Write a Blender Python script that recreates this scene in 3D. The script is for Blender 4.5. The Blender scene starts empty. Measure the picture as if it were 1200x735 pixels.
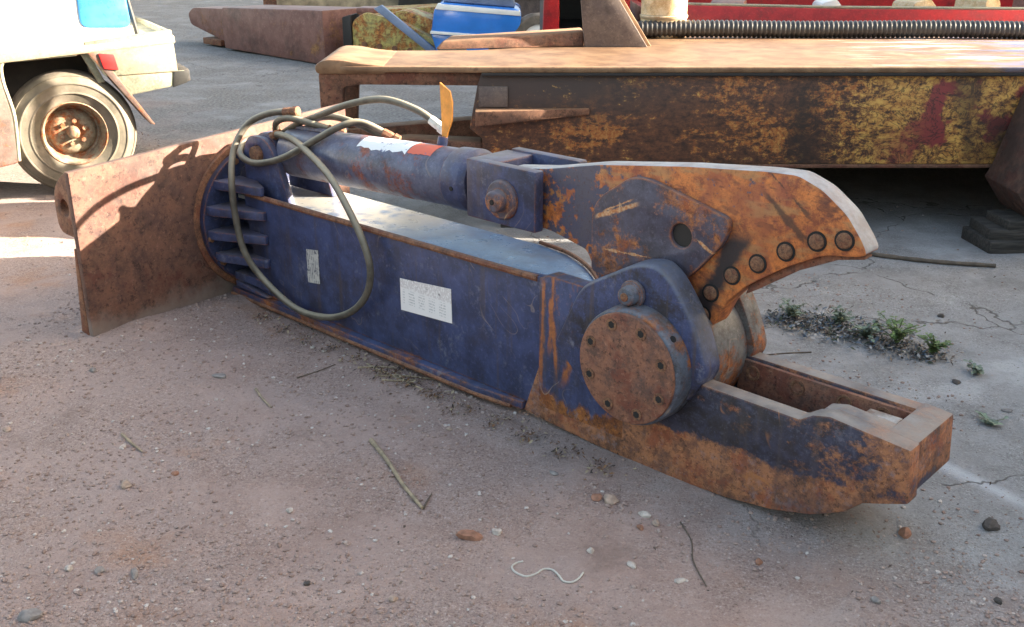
import bpy, bmesh, math, random
import numpy as np
from mathutils import Vector, Matrix
R = math.radians
random.seed(7)
rng = np.random.default_rng(11)
sc = bpy.context.scene
col = sc.collection

# ------------------------------------------------------------------ camera
cd = bpy.data.cameras.new('camera'); cam = bpy.data.objects.new('camera', cd); col.objects.link(cam)
cam.location = (0, 0, 1.5); cam.rotation_euler = (R(90 - 20.87), 0, 0)
cd.sensor_fit = 'HORIZONTAL'; cd.sensor_width = 36; cd.lens = 36.0
cd.clip_start = .05; cd.clip_end = 2000
sc.camera = cam
# ------------------------------------------------------------------ sky, sun, exposure
SUN_AZ, SUN_EL = R(3), R(20)          # azimuth from +X (right) towards +Y (far)
w = bpy.data.worlds.new('World'); sc.world = w; w.use_nodes = True
bg = w.node_tree.nodes['Background']
sky = w.node_tree.nodes.new('ShaderNodeTexSky'); sky.sky_type = 'NISHITA'; sky.sun_disc = False
sky.sun_elevation = SUN_EL; sky.sun_rotation = R(90) - SUN_AZ
sky.air_density = 1.5; sky.dust_density = 7.0; sky.ozone_density = .6
w.node_tree.links.new(sky.outputs[0], bg.inputs[0]); bg.inputs[1].default_value = .075
sd = bpy.data.lights.new('sun', 'SUN'); sun = bpy.data.objects.new('sun', sd); col.objects.link(sun)
sd.energy = 5.0; sd.angle = R(.55); sd.color = (1, .89, .72)
sv = Vector((math.cos(SUN_EL) * math.cos(SUN_AZ), math.cos(SUN_EL) * math.sin(SUN_AZ), math.sin(SUN_EL)))
sun.rotation_euler = sv.to_track_quat('Z', 'Y').to_euler(); sun.location = sv * 60
sc.view_settings.view_transform = 'Standard'; sc.view_settings.look = 'None'
sc.view_settings.exposure = 3.12; sc.view_settings.gamma = 1
sc.render.engine = 'CYCLES'
sc.cycles.use_denoising = True
sc.cycles.max_bounces = 6; sc.cycles.diffuse_bounces = 3; sc.cycles.glossy_bounces = 3
sc.cycles.transparent_max_bounces = 4; sc.cycles.sample_clamp_indirect = 6

# ------------------------------------------------------------------ material helpers
class NT:
    def __init__(s, name, rough=.6, metal=0, spec=.5):
        s.m = bpy.data.materials.new(name); s.m.use_nodes = True
        s.t = s.m.node_tree; s.b = s.t.nodes['Principled BSDF']
        s.b.inputs['Roughness'].default_value = rough; s.b.inputs['Metallic'].default_value = metal
        s.b.inputs['Specular IOR Level'].default_value = spec
        tc = s.t.nodes.new('ShaderNodeTexCoord'); s.co = tc.outputs['Object']
    def inp(s, sock, v):
        if isinstance(v, bpy.types.NodeSocket): s.t.links.new(v, sock)
        elif isinstance(v, (tuple, list)): sock.default_value = (*v, 1) if len(v) == 3 and sock.type == 'RGBA' else v
        else: sock.default_value = v
    def noise(s, scale, detail=4, rough=.55, vec=None, dist=0):
        n = s.t.nodes.new('ShaderNodeTexNoise'); n.inputs['Scale'].default_value = scale
        n.inputs['Detail'].default_value = detail; n.inputs['Roughness'].default_value = rough
        n.inputs['Distortion'].default_value = dist
        s.t.links.new(vec or s.co, n.inputs['Vector']); return n.outputs[0]
    def voro(s, scale, feature='DISTANCE_TO_EDGE', vec=None, out=0):
        n = s.t.nodes.new('ShaderNodeTexVoronoi'); n.feature = feature; n.inputs['Scale'].default_value = scale
        s.t.links.new(vec or s.co, n.inputs['Vector']); return n.outputs[out]
    def mapv(s, scale=(1, 1, 1), rot=(0, 0, 0), loc=(0, 0, 0), vec=None):
        n = s.t.nodes.new('ShaderNodeMapping'); n.inputs['Scale'].default_value = scale
        n.inputs['Rotation'].default_value = rot; n.inputs['Location'].default_value = loc
        s.t.links.new(vec or s.co, n.inputs[0]); return n.outputs[0]
    def math(s, op, a, b=0., c=0., clamp=False):
        n = s.t.nodes.new('ShaderNodeMath'); n.operation = op; n.use_clamp = clamp
        s.inp(n.inputs[0], a); s.inp(n.inputs[1], b)
        if op in ('MULTIPLY_ADD',): s.inp(n.inputs[2], c)
        return n.outputs[0]
    def ss(s, x, lo, hi, a=0., b=1.):
        n = s.t.nodes.new('ShaderNodeMapRange'); n.interpolation_type = 'SMOOTHSTEP'
        s.inp(n.inputs['Value'], x)
        if lo > hi: lo, hi, a, b = hi, lo, b, a
        n.inputs['From Min'].default_value = lo; n.inputs['From Max'].default_value = hi
        n.inputs['To Min'].default_value = a; n.inputs['To Max'].default_value = b
        return n.outputs[0]
    def mix(s, f, a, b, mode='MIX'):
        n = s.t.nodes.new('ShaderNodeMix'); n.data_type = 'RGBA'; n.blend_type = mode
        s.inp(n.inputs[0], f); s.inp(n.inputs[6], a); s.inp(n.inputs[7], b); return n.outputs[2]
    def sep(s, vec=None):
        n = s.t.nodes.new('ShaderNodeSeparateXYZ'); s.t.links.new(vec or s.co, n.inputs[0]); return n.outputs
    def comb(s, x, y, z):
        n = s.t.nodes.new('ShaderNodeCombineXYZ')
        for i, v in enumerate((x, y, z)): s.inp(n.inputs[i], v)
        return n.outputs[0]
    def geo(s): return s.t.nodes.new('ShaderNodeNewGeometry').outputs
    def nz(s): return s.sep(s.geo()['Normal'])[2]
    def edge(s, r=.012, lo=.015, hi=.16):
        bv = s.t.nodes.new('ShaderNodeBevel'); bv.samples = 4; bv.inputs[0].default_value = r
        d = s.t.nodes.new('ShaderNodeVectorMath'); d.operation = 'DOT_PRODUCT'
        s.t.links.new(bv.outputs[0], d.inputs[0]); s.t.links.new(s.geo()['Normal'], d.inputs[1])
        return s.ss(s.math('SUBTRACT', 1., d.outputs['Value']), lo, hi)
    def bump(s, h, strength=.3, dist=.01):
        n = s.t.nodes.new('ShaderNodeBump'); n.inputs['Strength'].default_value = strength
        n.inputs['Distance'].default_value = dist; s.t.links.new(h, n.inputs['Height'])
        s.t.links.new(n.outputs[0], s.b.inputs['Normal'])
    def col(s, c): s.inp(s.b.inputs['Base Color'], c)
    def rough(s, r): s.inp(s.b.inputs['Roughness'], r)

def worn(name, paint, paint2=None, rust_a=(.11, .042, .022), rust_b=(.34, .115, .038), amount=.3, scale=5,
         rough=.5, edge=.5, dust=.3, dustcol=(.30, .24, .20), zones=(), stretch=(1, 1, 1), scratch=0, edgecol=None,
         rot=(0, 0, 0), soft=.05, bump=.25, nzr=(.25, .95), mud=0, scuff=0, runs=(), scrapes=(), grime=.45, sun_patch=None):
    """old paint over rusting steel: rust patches, worn edges, dust on top faces, streaks and scratches"""
    t = NT(name, .6, 0, .35)
    v = t.mapv(stretch, rot)
    big, mid, fine = t.noise(scale, 5, .6, v), t.noise(scale * 4.3, 5, .65, v), t.noise(scale * 21, 4, .7)
    f = t.math('ADD', t.math('ADD', t.math('MULTIPLY', big, .5), t.math('MULTIPLY', mid, .32)), t.math('MULTIPLY', fine, .18))
    co = t.sep()
    for ax, lo, hi, g in zones:
        f = t.math('ADD', f, t.ss(co[ax], lo, hi, 0., g))
    if edge:
        e = t.edge()
        f = t.math('ADD', f, t.math('MULTIPLY', e, t.math('MULTIPLY', mid, edge)))
    th = .5 + (.5 - amount) * .5
    mask = t.ss(f, th - soft, th + soft)
    p = t.mix(t.ss(mid, .35, .65), paint, paint2 or tuple(c * .72 for c in paint))
    p = t.mix(t.math('MULTIPLY', t.ss(fine, .52, .7), .35), p, tuple(min(1, c * 1.7 + .03) for c in paint))
    rn_ = t.noise(scale * 4.5, 8, .78)
    rust = t.mix(t.ss(rn_, .36, .60), rust_a, rust_b)
    rust = t.mix(t.math('MULTIPLY', t.ss(t.noise(scale * 2.2, 6, .7, t.mapv((1, 1, 1), (0, 0, 0), (2, 7, 3))), .50, .62), .75), rust, (rust_b[0] * .62, rust_b[1] * .42, rust_b[2] * .45))
    rust = t.mix(t.math('MULTIPLY', t.ss(t.noise(scale * 16, 6, .8), .52, .64), .75), rust, tuple(c * .32 for c in rust_a))
    rust = t.mix(t.math('MULTIPLY', t.ss(t.noise(scale * 19, 6, .8, t.mapv((1, 1, 1), (0, 0, 0), (5, 5, 1))), .56, .68), .55), rust, tuple(min(1, c * 1.6 + .03) for c in rust_b))
    c = t.mix(mask, p, rust)
    if grime:    # greasy film and specks of dirt
        gn = t.noise(scale * 1.6, 9, .78, t.mapv((1, 1, 1), (0, 0, 0), (11, 4, 6)))
        c = t.mix(t.math('MULTIPLY', t.ss(gn, .50, .64), grime), c, (.028, .022, .020))
        sp = t.noise(85, 6, .8, t.mapv((1, 1, 1), (0, 0, 0), (1, 2, 9)))
        c = t.mix(t.math('MULTIPLY', t.ss(sp, .56, .66), grime * .8), c, (.035, .025, .02))
        c = t.mix(t.math('MULTIPLY', t.ss(sp, .42, .33), grime * .6), c, tuple(min(1, x * 1.8 + .05) for x in paint))
    for s0, z0_, sl, wd, z1 in runs:      # rust runs weeping down from seams
        dd = t.math('ABSOLUTE', t.math('SUBTRACT', t.math('SUBTRACT', co[0], s0), t.math('MULTIPLY', t.math('SUBTRACT', co[2], z0_), sl)))
        dd = t.math('ADD', dd, t.math('MULTIPLY', t.math('SUBTRACT', mid, .5), .06))
        rm_ = t.math('MULTIPLY', t.ss(dd, wd, wd * .3), t.math('MULTIPLY', t.ss(co[2], z0_ - .02, z0_ + .05), t.ss(co[2], z1 + .03, z1)))
        c = t.mix(t.math('MULTIPLY', rm_, .9), c, t.mix(t.ss(fine, .4, .6), (.40, .13, .035), (.26, .09, .035)))
    for z0_, sl, s0, s1, wd in scrapes:
        dd = t.math('ABSOLUTE', t.math('SUBTRACT', t.math('SUBTRACT', co[2], z0_), t.math('MULTIPLY', t.math('SUBTRACT', co[0], s0), sl)))
        dd = t.math('ADD', dd, t.math('MULTIPLY', t.math('SUBTRACT', mid, .5), .03))
        rm_ = t.math('MULTIPLY', t.ss(dd, wd, wd * .35), t.math('MULTIPLY', t.ss(co[0], s0, s0 + .02), t.ss(co[0], s1, s1 - .03)))
        c = t.mix(rm_, c, t.mix(t.ss(fine, .42, .6), (.55, .34, .19), (.45, .17, .06)))
    if scratch:
        sn = t.math('ABSOLUTE', t.math('SUBTRACT', t.noise(3.1, 2, .45, t.mapv((1, 1, 1), (R(20), R(38), 0)), 1.4), .5))
        sk = t.math('MULTIPLY', t.ss(sn, .006, .0015), t.ss(t.noise(5, 3, .6, t.mapv((1, 1, 1), (0, 0, 0), (3, 5, 1))), .50, .62))
        c = t.mix(t.math('MULTIPLY', sk, min(1, scratch * 1.6)), c, edgecol or (.35, .26, .20))
    if scuff:    # pale rubbed patches and fine vertical runs of dirt
        sf = t.math('ADD', t.math('MULTIPLY', t.noise(7, 6, .75, t.mapv((1, 1, .8), (0, 0, 0), (7, 1, 2))), .6), t.math('MULTIPLY', t.noise(45, 4, .7), .4))
        c = t.mix(t.math('MULTIPLY', t.ss(sf, .53, .66), scuff), c, (.21, .21, .26))
        rn = t.noise(30, 4, .6, t.mapv((1, 1, .06)))
        c = t.mix(t.math('MULTIPLY', t.ss(rn, .54, .68), scuff * .8), c, (.085, .062, .055))
        c = t.mix(t.math('MULTIPLY', t.ss(t.noise(3.4, 5, .65, t.mapv((1, 1, 1), (0, 0, 0), (2, 9, 4))), .52, .68), scuff), c, (.055, .045, .055))
    if dust:
        dm = t.math('MULTIPLY', t.ss(t.nz(), *nzr), t.ss(t.noise(scale * 1.7, 5, .65), .28, .68, dust * .35, dust))
        c = t.mix(dm, c, dustcol)
    if sun_patch:   # sunlit patch painted pale on the rear of the plate, under the cylinder
        sm_ = t.math('MULTIPLY', t.ss(co[0], *sun_patch), t.ss(t.noise(9, 6, .7), .30, .55))
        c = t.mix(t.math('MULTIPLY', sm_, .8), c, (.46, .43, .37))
    if mud:      # dried soil splashed up from the ground
        mm = t.ss(t.math('ADD', co[2], t.math('MULTIPLY', t.math('SUBTRACT', t.noise(7, 4, .6), .5), .22)), mud, mud * .25)
        c = t.mix(t.math('MULTIPLY', mm, .75), c, (.24, .19, .165))
    t.col(c)
    t.rough(t.math('ADD', t.math('MULTIPLY', mask, .3), t.math('MULTIPLY_ADD', mid, .3, rough - .15)))
    t.bump(t.math('ADD', t.math('MULTIPLY', fine, .6), t.math('MULTIPLY', mask, .5)), bump, .004)
    return t.m

def simple(name, c, rough=.6, var=.25, scale=12, metal=0, bump=.15, dust=0, spec=.5):
    t = NT(name, rough, metal, spec)
    n = t.noise(scale, 5, .6)
    cc = t.mix(t.ss(n, .3, .7), tuple(x * (1 - var) for x in c), tuple(min(1, x * (1 + var)) for x in c))
    if dust:
        cc = t.mix(t.math('MULTIPLY', t.ss(t.noise(scale * .4, 4, .6), .4, .7), dust), cc, (.33, .26, .21))
    t.col(cc); t.rough(t.ss(n, .2, .8, max(0, rough - .1), min(1, rough + .1)))
    t.bump(t.noise(scale * 5, 4, .6), bump, .003)
    return t.m

M = {}
BLUE, BLUE2 = (.054, .068, .152), (.034, .041, .088)
M['blue'] = worn('blue_paint', BLUE, BLUE2, amount=.14, scale=3.2, edge=.42, dust=.32, scratch=.25, rough=.42, scuff=.5)
M['blue_skylit'] = worn('skylit_blue_top_paint', (.062, .14, .285), (.048, .10, .21), amount=.14, scale=3, edge=.3, dust=.10, scratch=.2, rough=.3, dustcol=(.24, .27, .30), sun_patch=(1.25, .75))  # sky light and a sun patch put into the top's paint colour
M['blue_box'] = worn('blue_side_paint', BLUE, BLUE2, amount=.10, scale=2.6, edge=.30, dust=.12, scratch=.22, rough=.42,
                     zones=((2, .10, .045, .16),), scuff=.55, dustcol=(.16, .22, .33))
M['blue_front'] = worn('blue_paint_with_rust_runs', BLUE, BLUE2, amount=.36, scale=3.4, edge=.4, dust=.15, scratch=.35,
                       stretch=(1.6, 1, .55), zones=((2, .16, .06, .22),), rust_b=(.36, .13, .035), scuff=.5, runs=((1.862, .16, .36, .020, .50), (1.845, .16, -.12, .014, .36), (1.775, .12, .02, .012, .47), (1.81, .25, .05, .010, .49)))
M['blue_cyl'] = worn('faded_blue_cylinder_paint', (.125, .128, .185), (.075, .08, .135), amount=.36, scale=4.5, edge=.25, dust=.12, scuff=.45,
                     rust_a=(.16, .06, .045), rust_b=(.32, .10, .06), rough=.36, scratch=.2)
M['hub'] = worn('grey_worn_hub', (.10, .12, .16), (.06, .07, .095), amount=.36, scale=6, edge=.5, dust=.3, scratch=.4, grime=.8)
M['cover'] = worn('rusty_cover', (.10, .07, .07), amount=.78, scale=4, edge=.3, dust=.1, rust_a=(.12, .066, .052), rust_b=(.27, .120, .072), soft=.14)
M['jaw'] = worn('rusty_jaw_paint', (.045, .045, .075), (.022, .019, .026), amount=.33, scale=4.6, scuff=.4, edge=.35, dust=.95, scratch=.5,
                stretch=(.9, 1, 1.3), zones=((2, .19, .10, .34), (0, 2.62, 2.93, .12), (0, 1.95, 1.8, .2)), rust_a=(.16, .075, .05),
                rust_b=(.39, .165, .078), edgecol=(.42, .17, .06), dustcol=(.25, .215, .19), grime=.6)
M['lug'] = worn('worn_blue_lug', BLUE, BLUE2, amount=.2, scale=3.6, edge=.4, dust=.55, scratch=.5, dustcol=(.17, .18, .20), nzr=(.10, .6), scuff=.8, grime=.85)  # grey-blue on upward edges: bare steel and sky light put into the colour
M['farlug'] = worn('grey_bare_lug', (.125, .125, .13), (.07, .07, .075), amount=.42, grime=.8, scale=6, edge=.3, dust=.3, scratch=.3)
M['bright'] = worn('bright_worn_edge', (.30, .29, .28), (.20, .19, .19), amount=.4, scale=6, edge=.2, dust=.3, rust_a=(.16, .10, .07), rust_b=(.28, .18, .12), rough=.4)
M['rust_plate'] = worn('brown_rust_plate', (.085, .048, .04), amount=.8, scale=2.2, edge=.2, dust=.3, rust_a=(.075, .040, .034), rust_b=(.155, .076, .052), mud=.13,
                       zones=(), soft=.15, scratch=.12, edgecol=(.26, .17, .12))
M['rust_edge'] = worn('orange_rust_edge', (.12, .055, .04), amount=.85, scale=6, edge=.2, dust=.25, rust_a=(.11, .05, .032), rust_b=(.26, .115, .06))
M['bolt'] = worn('rusty_bolt', (.12, .07, .05), amount=.7, scale=22, edge=.3, dust=0, rust_a=(.10, .05, .035), rust_b=(.26, .13, .07))
M['darkrust'] = worn('dark_brown_rust', (.05, .032, .028), amount=.6, scale=4, edge=.3, dust=.2, rust_a=(.045, .026, .02), rust_b=(.11, .055, .038))
M['cavity_blue'] = worn('cavity_shaded_blue', (.030, .040, .095), (.018, .022, .05), amount=.12, scale=5, edge=.6, dust=.2, scratch=.3, rough=.35)  # darker copy of the blue: shade of the fin cavities put into the colour
M['dark'] = simple('dark_grease', (.018, .016, .016), .6)
M['hole'] = simple('black_recess', (.012, .011, .011), .8)

def blade_mat():
    t = NT('orange_rust_blade'); co = t.sep()
    big, mid, fine = t.noise(3, 5, .6), t.noise(14, 5, .7), t.noise(70, 4, .7)
    st = t.noise(7, 3, .55, t.mapv((1.6, 1, 5), (0, R(36), 0), (0, 0, 0), t.mapv((1, 1, 1))))
    rr = t.noise(26, 8, .78)
    c = t.mix(t.ss(rr, .36, .62), (.22, .060, .028), (.62, .200, .050))
    c = t.mix(t.math('MULTIPLY', t.ss(t.noise(60, 6, .8), .54, .66), .7), c, (.09, .034, .022))
    c = t.mix(t.math('MULTIPLY', t.ss(t.noise(8, 6, .7, t.mapv((1, 1, 1), (0, 0, 0), (3, 1, 8))), .50, .60), .6), c, (.30, .085, .045))
    c = t.mix(t.math('MULTIPLY', t.ss(st, .50, .66), .6), c, (.38, .21, .085))
    c = t.mix(t.math('MULTIPLY', t.ss(st, .40, .32), .6), c, (.075, .032, .024))
    c = t.mix(t.math('MULTIPLY', t.ss(big, .52, .66), .7), c, (.34, .10, .034))
    # blue paint left near the arm and the pivot, bare orange steel towards the tip
    pf = t.math('ADD', t.math('ADD', t.math('MULTIPLY', big, .40), t.math('MULTIPLY', mid, .35)), t.math('ADD', t.math('MULTIPLY', t.noise(48, 4, .7), .25), t.ss(co[0], 2.30, 1.85, -.06, .055)))
    c = t.mix(t.ss(pf, .515, .56), c, t.mix(t.ss(mid, .35, .65), (.06, .062, .11), (.095, .082, .105)))
    # dark gouges raked across the blade
    for o_, w_ in ((-.02, .016), (.045, .009)):
        gl = t.math('SUBTRACT', t.math('ADD', co[2], t.math('MULTIPLY', co[0], .80)), 2.825 + o_)
        gl = t.math('ADD', t.math('ABSOLUTE', gl), t.math('MULTIPLY', t.math('SUBTRACT', mid, .5), .05))
        gm_ = t.math('MULTIPLY', t.ss(gl, w_, w_ * .3), t.math('MULTIPLY', t.ss(co[0], 2.42, 2.46), t.ss(co[0], 2.60, 2.55)))
        c = t.mix(t.math('MULTIPLY', gm_, .8), c, (.055, .032, .024))
    # greasy band wiped along the boss, from its corner down to the pivot
    gd = t.math('ABSOLUTE', t.math('SUBTRACT', t.math('SUBTRACT', co[0], 2.295), t.math('MULTIPLY', t.math('SUBTRACT', co[2], .53), .46)))
    gd = t.math('ADD', gd, t.math('MULTIPLY', t.math('SUBTRACT', mid, .5), .07))
    c = t.mix(t.math('MULTIPLY', t.ss(gd, .050, .018), t.ss(co[2], .76, .70)), c, (.035, .026, .028))
    c = t.mix(t.math('MULTIPLY', t.ss(fine, .53, .68), .5), c, (.07, .03, .02))
    bd = t.t.nodes.new('ShaderNodeVectorMath'); bd.operation = 'DOT_PRODUCT'; bd.inputs[1].default_value = (.6847, .7288, 0)
    t.t.links.new(t.geo()['Normal'], bd.inputs[0])
    dm = t.math('MULTIPLY', t.math('MULTIPLY', t.ss(t.math('ABSOLUTE', bd.outputs['Value']), .85, .5), t.ss(t.nz(), -.45, -.05)), .9)
    c = t.mix(dm, c, t.mix(t.ss(mid, .35, .65), (.36, .38, .40), (.27, .26, .26)))
    t.col(c); t.rough(t.ss(mid, .2, .8, .5, .8)); t.bump(t.math('ADD', fine, t.math('MULTIPLY', st, .8)), .3, .004)
    return t.m
M['blade'] = blade_mat()
M['boss'] = worn('blade_boss_paint', (.085, .08, .115), (.06, .05, .07), amount=.42, scale=5, edge=.6, dust=.3, rust_a=(.17, .065, .038), rust_b=(.48, .18, .065), scratch=.9, edgecol=(.5, .34, .2), scuff=.35, scrapes=((.690, .42, 1.90, 2.07, .010), (.712, .50, 1.93, 2.05, .005), (.700, -.55, 2.25, 2.36, .008), (.60, .05, 1.93, 2.12, .003)))

def hose_mat():
    t = NT('grey_green_hose_rubber', .55)
    n = t.noise(14, 4, .6)
    c = t.mix(t.ss(n, .35, .65), (.050, .043, .034), (.115, .098, .074))
    c = t.mix(t.math('MULTIPLY', t.ss(t.nz(), .1, .9), .55), c, (.44, .38, .27))  # upper sides paler: sunlight on the hoses put into the colour
    t.col(c); t.bump(t.noise(160, 2), .2, .002); return t.m
M['hose'] = hose_mat()

def beam_mat():
    t = NT('old_yellow_paint_over_rust'); co = t.sep()
    big, mid, fine = t.noise(2.1, 5, .6), t.noise(9, 6, .72, None, .6), t.noise(60, 4, .7)
    hor = t.noise(3.2, 6, .68, t.mapv((.8, 1, 1.7), (0, 0, 0), (2, 0, 5)))
    mot = t.noise(24, 6, .78, t.mapv((.75, 1, 1.25)))
    c = t.mix(t.ss(mot, .34, .62), (.040, .020, .014), (.16, .062, .030))
    om = t.math('ADD', t.math('MULTIPLY', hor, .5), t.math('MULTIPLY', mot, .5))
    c = t.mix(t.ss(om, .505, .56), c, t.mix(t.ss(fine, .4, .62), (.32, .095, .024), (.46, .20, .055)))
    c = t.mix(t.math('MULTIPLY', t.ss(co[0], .2, -.6), t.ss(co[2], .55, .78)), c, (.055, .034, .028))
    # flaking yellow paint, more of it towards the right-hand end; scored by black scratches
    yv = t.math('ADD', t.math('ADD', t.math('MULTIPLY', big, .30), t.math('MULTIPLY', mot, .5)), t.math('ADD', t.math('MULTIPLY', fine, .2), t.ss(co[0], .2, 1.15, 0., .13)))
    ym = t.ss(yv, .545, .64)
    c = t.mix(ym, c, t.mix(t.ss(mot, .42, .64), (.42, .18, .045), (.62, .36, .09)))
    rm = t.math('MULTIPLY', t.ss(t.noise(3.3, 4, .6, t.mapv((1, 1, 1), (0, 0, 0), (4, 2, 7))), .51, .56), t.ss(co[0], .7, 1.1))
    c = t.mix(rm, c, (.22, .035, .035))
    wv = t.noise(7, 4, .6, None, 3.0)
    scr = t.math('ABSOLUTE', t.math('SUBTRACT', wv, .5))
    sm = t.math('MULTIPLY', t.ss(scr, .030, .010), t.ss(co[0], -.2, .7))
    c = t.mix(t.math('MULTIPLY', sm, .7), c, (.018, .014, .014))
    c = t.mix(t.ss(t.noise(1.7, 3, .5, t.mapv((1.3, 1, .5), (0, 0, 0), (3.3, 0, 0))), .55, .66), c, (.028, .018, .015))
    c = t.mix(t.math('MULTIPLY', t.ss(t.nz(), .4, .9), .92), c, t.mix(t.ss(mid, .35, .68), (.40, .27, .17), (.26, .13, .07)))
    t.col(c); t.rough(.6); t.bump(t.math('ADD', fine, ym), .3, .004); return t.m
M['beam'] = beam_mat()
def beam_top_mat():
    t = NT('scuffed_boom_top', .5); co = t.sep()
    mid, fine = t.noise(7, 5, .65), t.noise(40, 4, .7)
    c = t.mix(t.ss(mid, .32, .68), (.14, .074, .038), (.25, .150, .082))
    stv = t.noise(4, 4, .6, t.mapv((.5, 4, 1)))
    c = t.mix(t.math('MULTIPLY', t.ss(stv, .5, .62), t.ss(co[0], .7, 1.9)), c, (.10, .13, .24))
    c = t.mix(t.math('MULTIPLY', t.ss(stv, .46, .38), t.ss(co[0], .5, 1.4)), c, (.50, .47, .44))
    c = t.mix(t.math('MULTIPLY', t.ss(fine, .56, .68), .7), c, (.11, .055, .032))
    c = t.mix(t.math('MULTIPLY', t.ss(t.noise(1.9, 6, .7), .54, .68), .7), c, (.12, .065, .04))
    t.col(c); t.bump(fine, .2, .003); return t.m
M['beam_top'] = beam_top_mat()
M['beam_rust'] = worn('boom_brown_rust', (.11, .06, .045), amount=.75, scale=3, edge=.3, dust=.75, dustcol=(.24, .145, .082), rust_a=(.09, .045, .03), rust_b=(.21, .10, .06), soft=.12)
M['pink_rust'] = worn('pinkish_brown_paint', (.22, .105, .085), (.17, .075, .06), amount=.3, scale=1.6, edge=.2, dust=.5, dustcol=(.30, .26, .25), rust_a=(.12, .05, .03), rust_b=(.40, .20, .08))
M['gusset'] = worn('grey_brown_gusset', (.15, .115, .10), (.11, .085, .08), amount=.2, scale=3, edge=.2, dust=.3, rust_a=(.10, .05, .035), rust_b=(.22, .12, .07))
M['yellowgreen'] = worn('mossy_yellow_paint', (.50, .40, .12), (.24, .22, .09), amount=.5, scale=5, edge=.4, dust=.3, rust_a=(.07, .035, .02), rust_b=(.55, .22, .06), dustcol=(.33, .32, .27))
M['tan'] = simple('tan_steel', (.34, .26, .16), .6, .4, 8)
M['red'] = worn('red_truck_paint', (.36, .018, .022), (.26, .014, .02), amount=.14, scale=3, edge=.2, dust=.25, rough=.35, rust_a=(.10, .03, .02), rust_b=(.28, .09, .05))
M['blueveh'] = simple('bright_blue_paint', (.03, .19, .62), .16, .12, 4, dust=.05)
M['greyblue'] = simple('grey_blue_paint', (.16, .21, .32), .35, .2, 5)
M['white'] = simple('white_paint', (.74, .74, .72), .4, .06, 5)
M['cream'] = worn('cream_tray_paint', (.25, .255, .185), (.20, .205, .15), amount=.14, scale=3, edge=.45, dust=.15, rust_a=(.16, .08, .05), rust_b=(.36, .22, .13), rough=.5)
M['whitebody'] = simple('white_canopy', (.78, .78, .77), .35, .04, 3)
M['canopyblue'] = simple('light_blue_canopy_panel', (.06, .28, .62), .3, .25, 9)
M['lamp'] = simple('red_lamp_lens', (.50, .03, .03), .2, .1)
M['tyre'] = simple('dusty_tyre_rubber', (.115, .098, .072), .85, .2, 16, bump=.35, dust=.35)
M['tread'] = simple('tyre_tread_rubber', (.10, .085, .068), .85, .3, 14, bump=.5, dust=.6)
M['rim'] = worn('rusty_wheel_rim', (.24, .20, .14), (.16, .13, .09), amount=.45, scale=9, edge=.3, dust=.2)
M['black'] = simple('black_rubber', (.02, .019, .018), .5, .3)
M['chassis_steel'] = simple('dark_chassis_steel', (.035, .03, .027), .8, .3)  # plain dark tone for chassis, bumper and skids
M['fender'] = worn('brown_fender', (.15, .10, .085), (.10, .07, .06), amount=.35, scale=5, edge=.3, dust=.2)
M['bucket'] = worn('cream_drum_paint', (.62, .50, .33), (.48, .33, .17), amount=.28, scale=5, edge=.3, dust=.2, rust_a=(.22, .09, .03), rust_b=(.42, .22, .08))
M['corr'] = simple('black_corrugated_pipe', (.035, .033, .032), .4, .3, 20)
M['timber'] = None
def timber():
    t = NT('weathered_timber', .85)
    g = t.noise(6, 5, .6, t.mapv((1.2, 14, 14)))
    t.col(t.mix(t.ss(g, .35, .65), (.016, .014, .012), (.055, .047, .04))); t.bump(g, .5, .006); return t.m
M['timber'] = timber()
M['container'] = simple('grey_blue_corrugated_steel', (.12, .15, .20), .5, .2, 3)
M['shade_block'] = simple('shade_block_sheet', (.30, .31, .32), .5, .15, 2)
M['orange_tag'] = simple('orange_tag_plastic', (.78, .31, .05), .5, .2, 20)
M['nut'] = simple('pale_zinc_fitting', (.62, .60, .55), .35, .15, 30, metal=.3)

def label_mat():
    t = NT('printed_white_label', .45); co = t.sep()
    # blurred rows of small print in columns, a heading row on top, a torn upper edge
    row = t.math('GREATER_THAN', t.math('SINE', t.math('MULTIPLY', co[2], 620.)), .0)
    word = t.math('GREATER_THAN', t.noise(1, 2, .5, t.mapv((150, 1, 120))), .47)
    colm = t.math('GREATER_THAN', t.math('SINE', t.math('MULTIPLY', co[0], 120.)), -.35)
    ink = t.math('MULTIPLY', t.math('MULTIPLY', row, word), colm)
    head = t.math('MULTIPLY', t.ss(co[2], .300, .304), t.math('GREATER_THAN', t.noise(1, 2, .5, t.mapv((120, 1, 110))), .47))
    body = t.math('MULTIPLY', t.ss(co[2], .242, .248), t.ss(co[2], .300, .292))
    body = t.math('MULTIPLY', body, t.math('MULTIPLY', t.ss(co[0], 1.115, 1.125), t.ss(co[0], 1.36, 1.35)))
    c = t.mix(t.math('MULTIPLY', t.math('MULTIPLY', ink, body), .5), (.80, .75, .73), (.25, .24, .25))
    c = t.mix(t.math('MULTIPLY', head, .32), c, (.36, .26, .25))
    c = t.mix(t.math('MULTIPLY', t.ss(t.noise(60, 4, .6), .60, .68), t.ss(co[2], .305, .33)), c, (.08, .06, .07))
    t.col(c); return t.m
M['label'] = label_mat()
def tag_label_mat():
    t = NT('scuffed_small_label', .5)
    co = t.sep(); row = t.math('GREATER_THAN', t.math('SINE', t.math('MULTIPLY', co[0], 560.)), .1)
    wd = t.math('GREATER_THAN', t.noise(1, 2, .5, t.mapv((30, 1, 55))), .46)
    c = t.mix(t.math('MULTIPLY', t.math('MULTIPLY', row, wd), .7), (.46, .44, .41), (.13, .13, .15))
    t.col(t.mix(t.ss(t.noise(40, 4, .6), .56, .66), c, (.10, .10, .13))); return t.m
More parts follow.
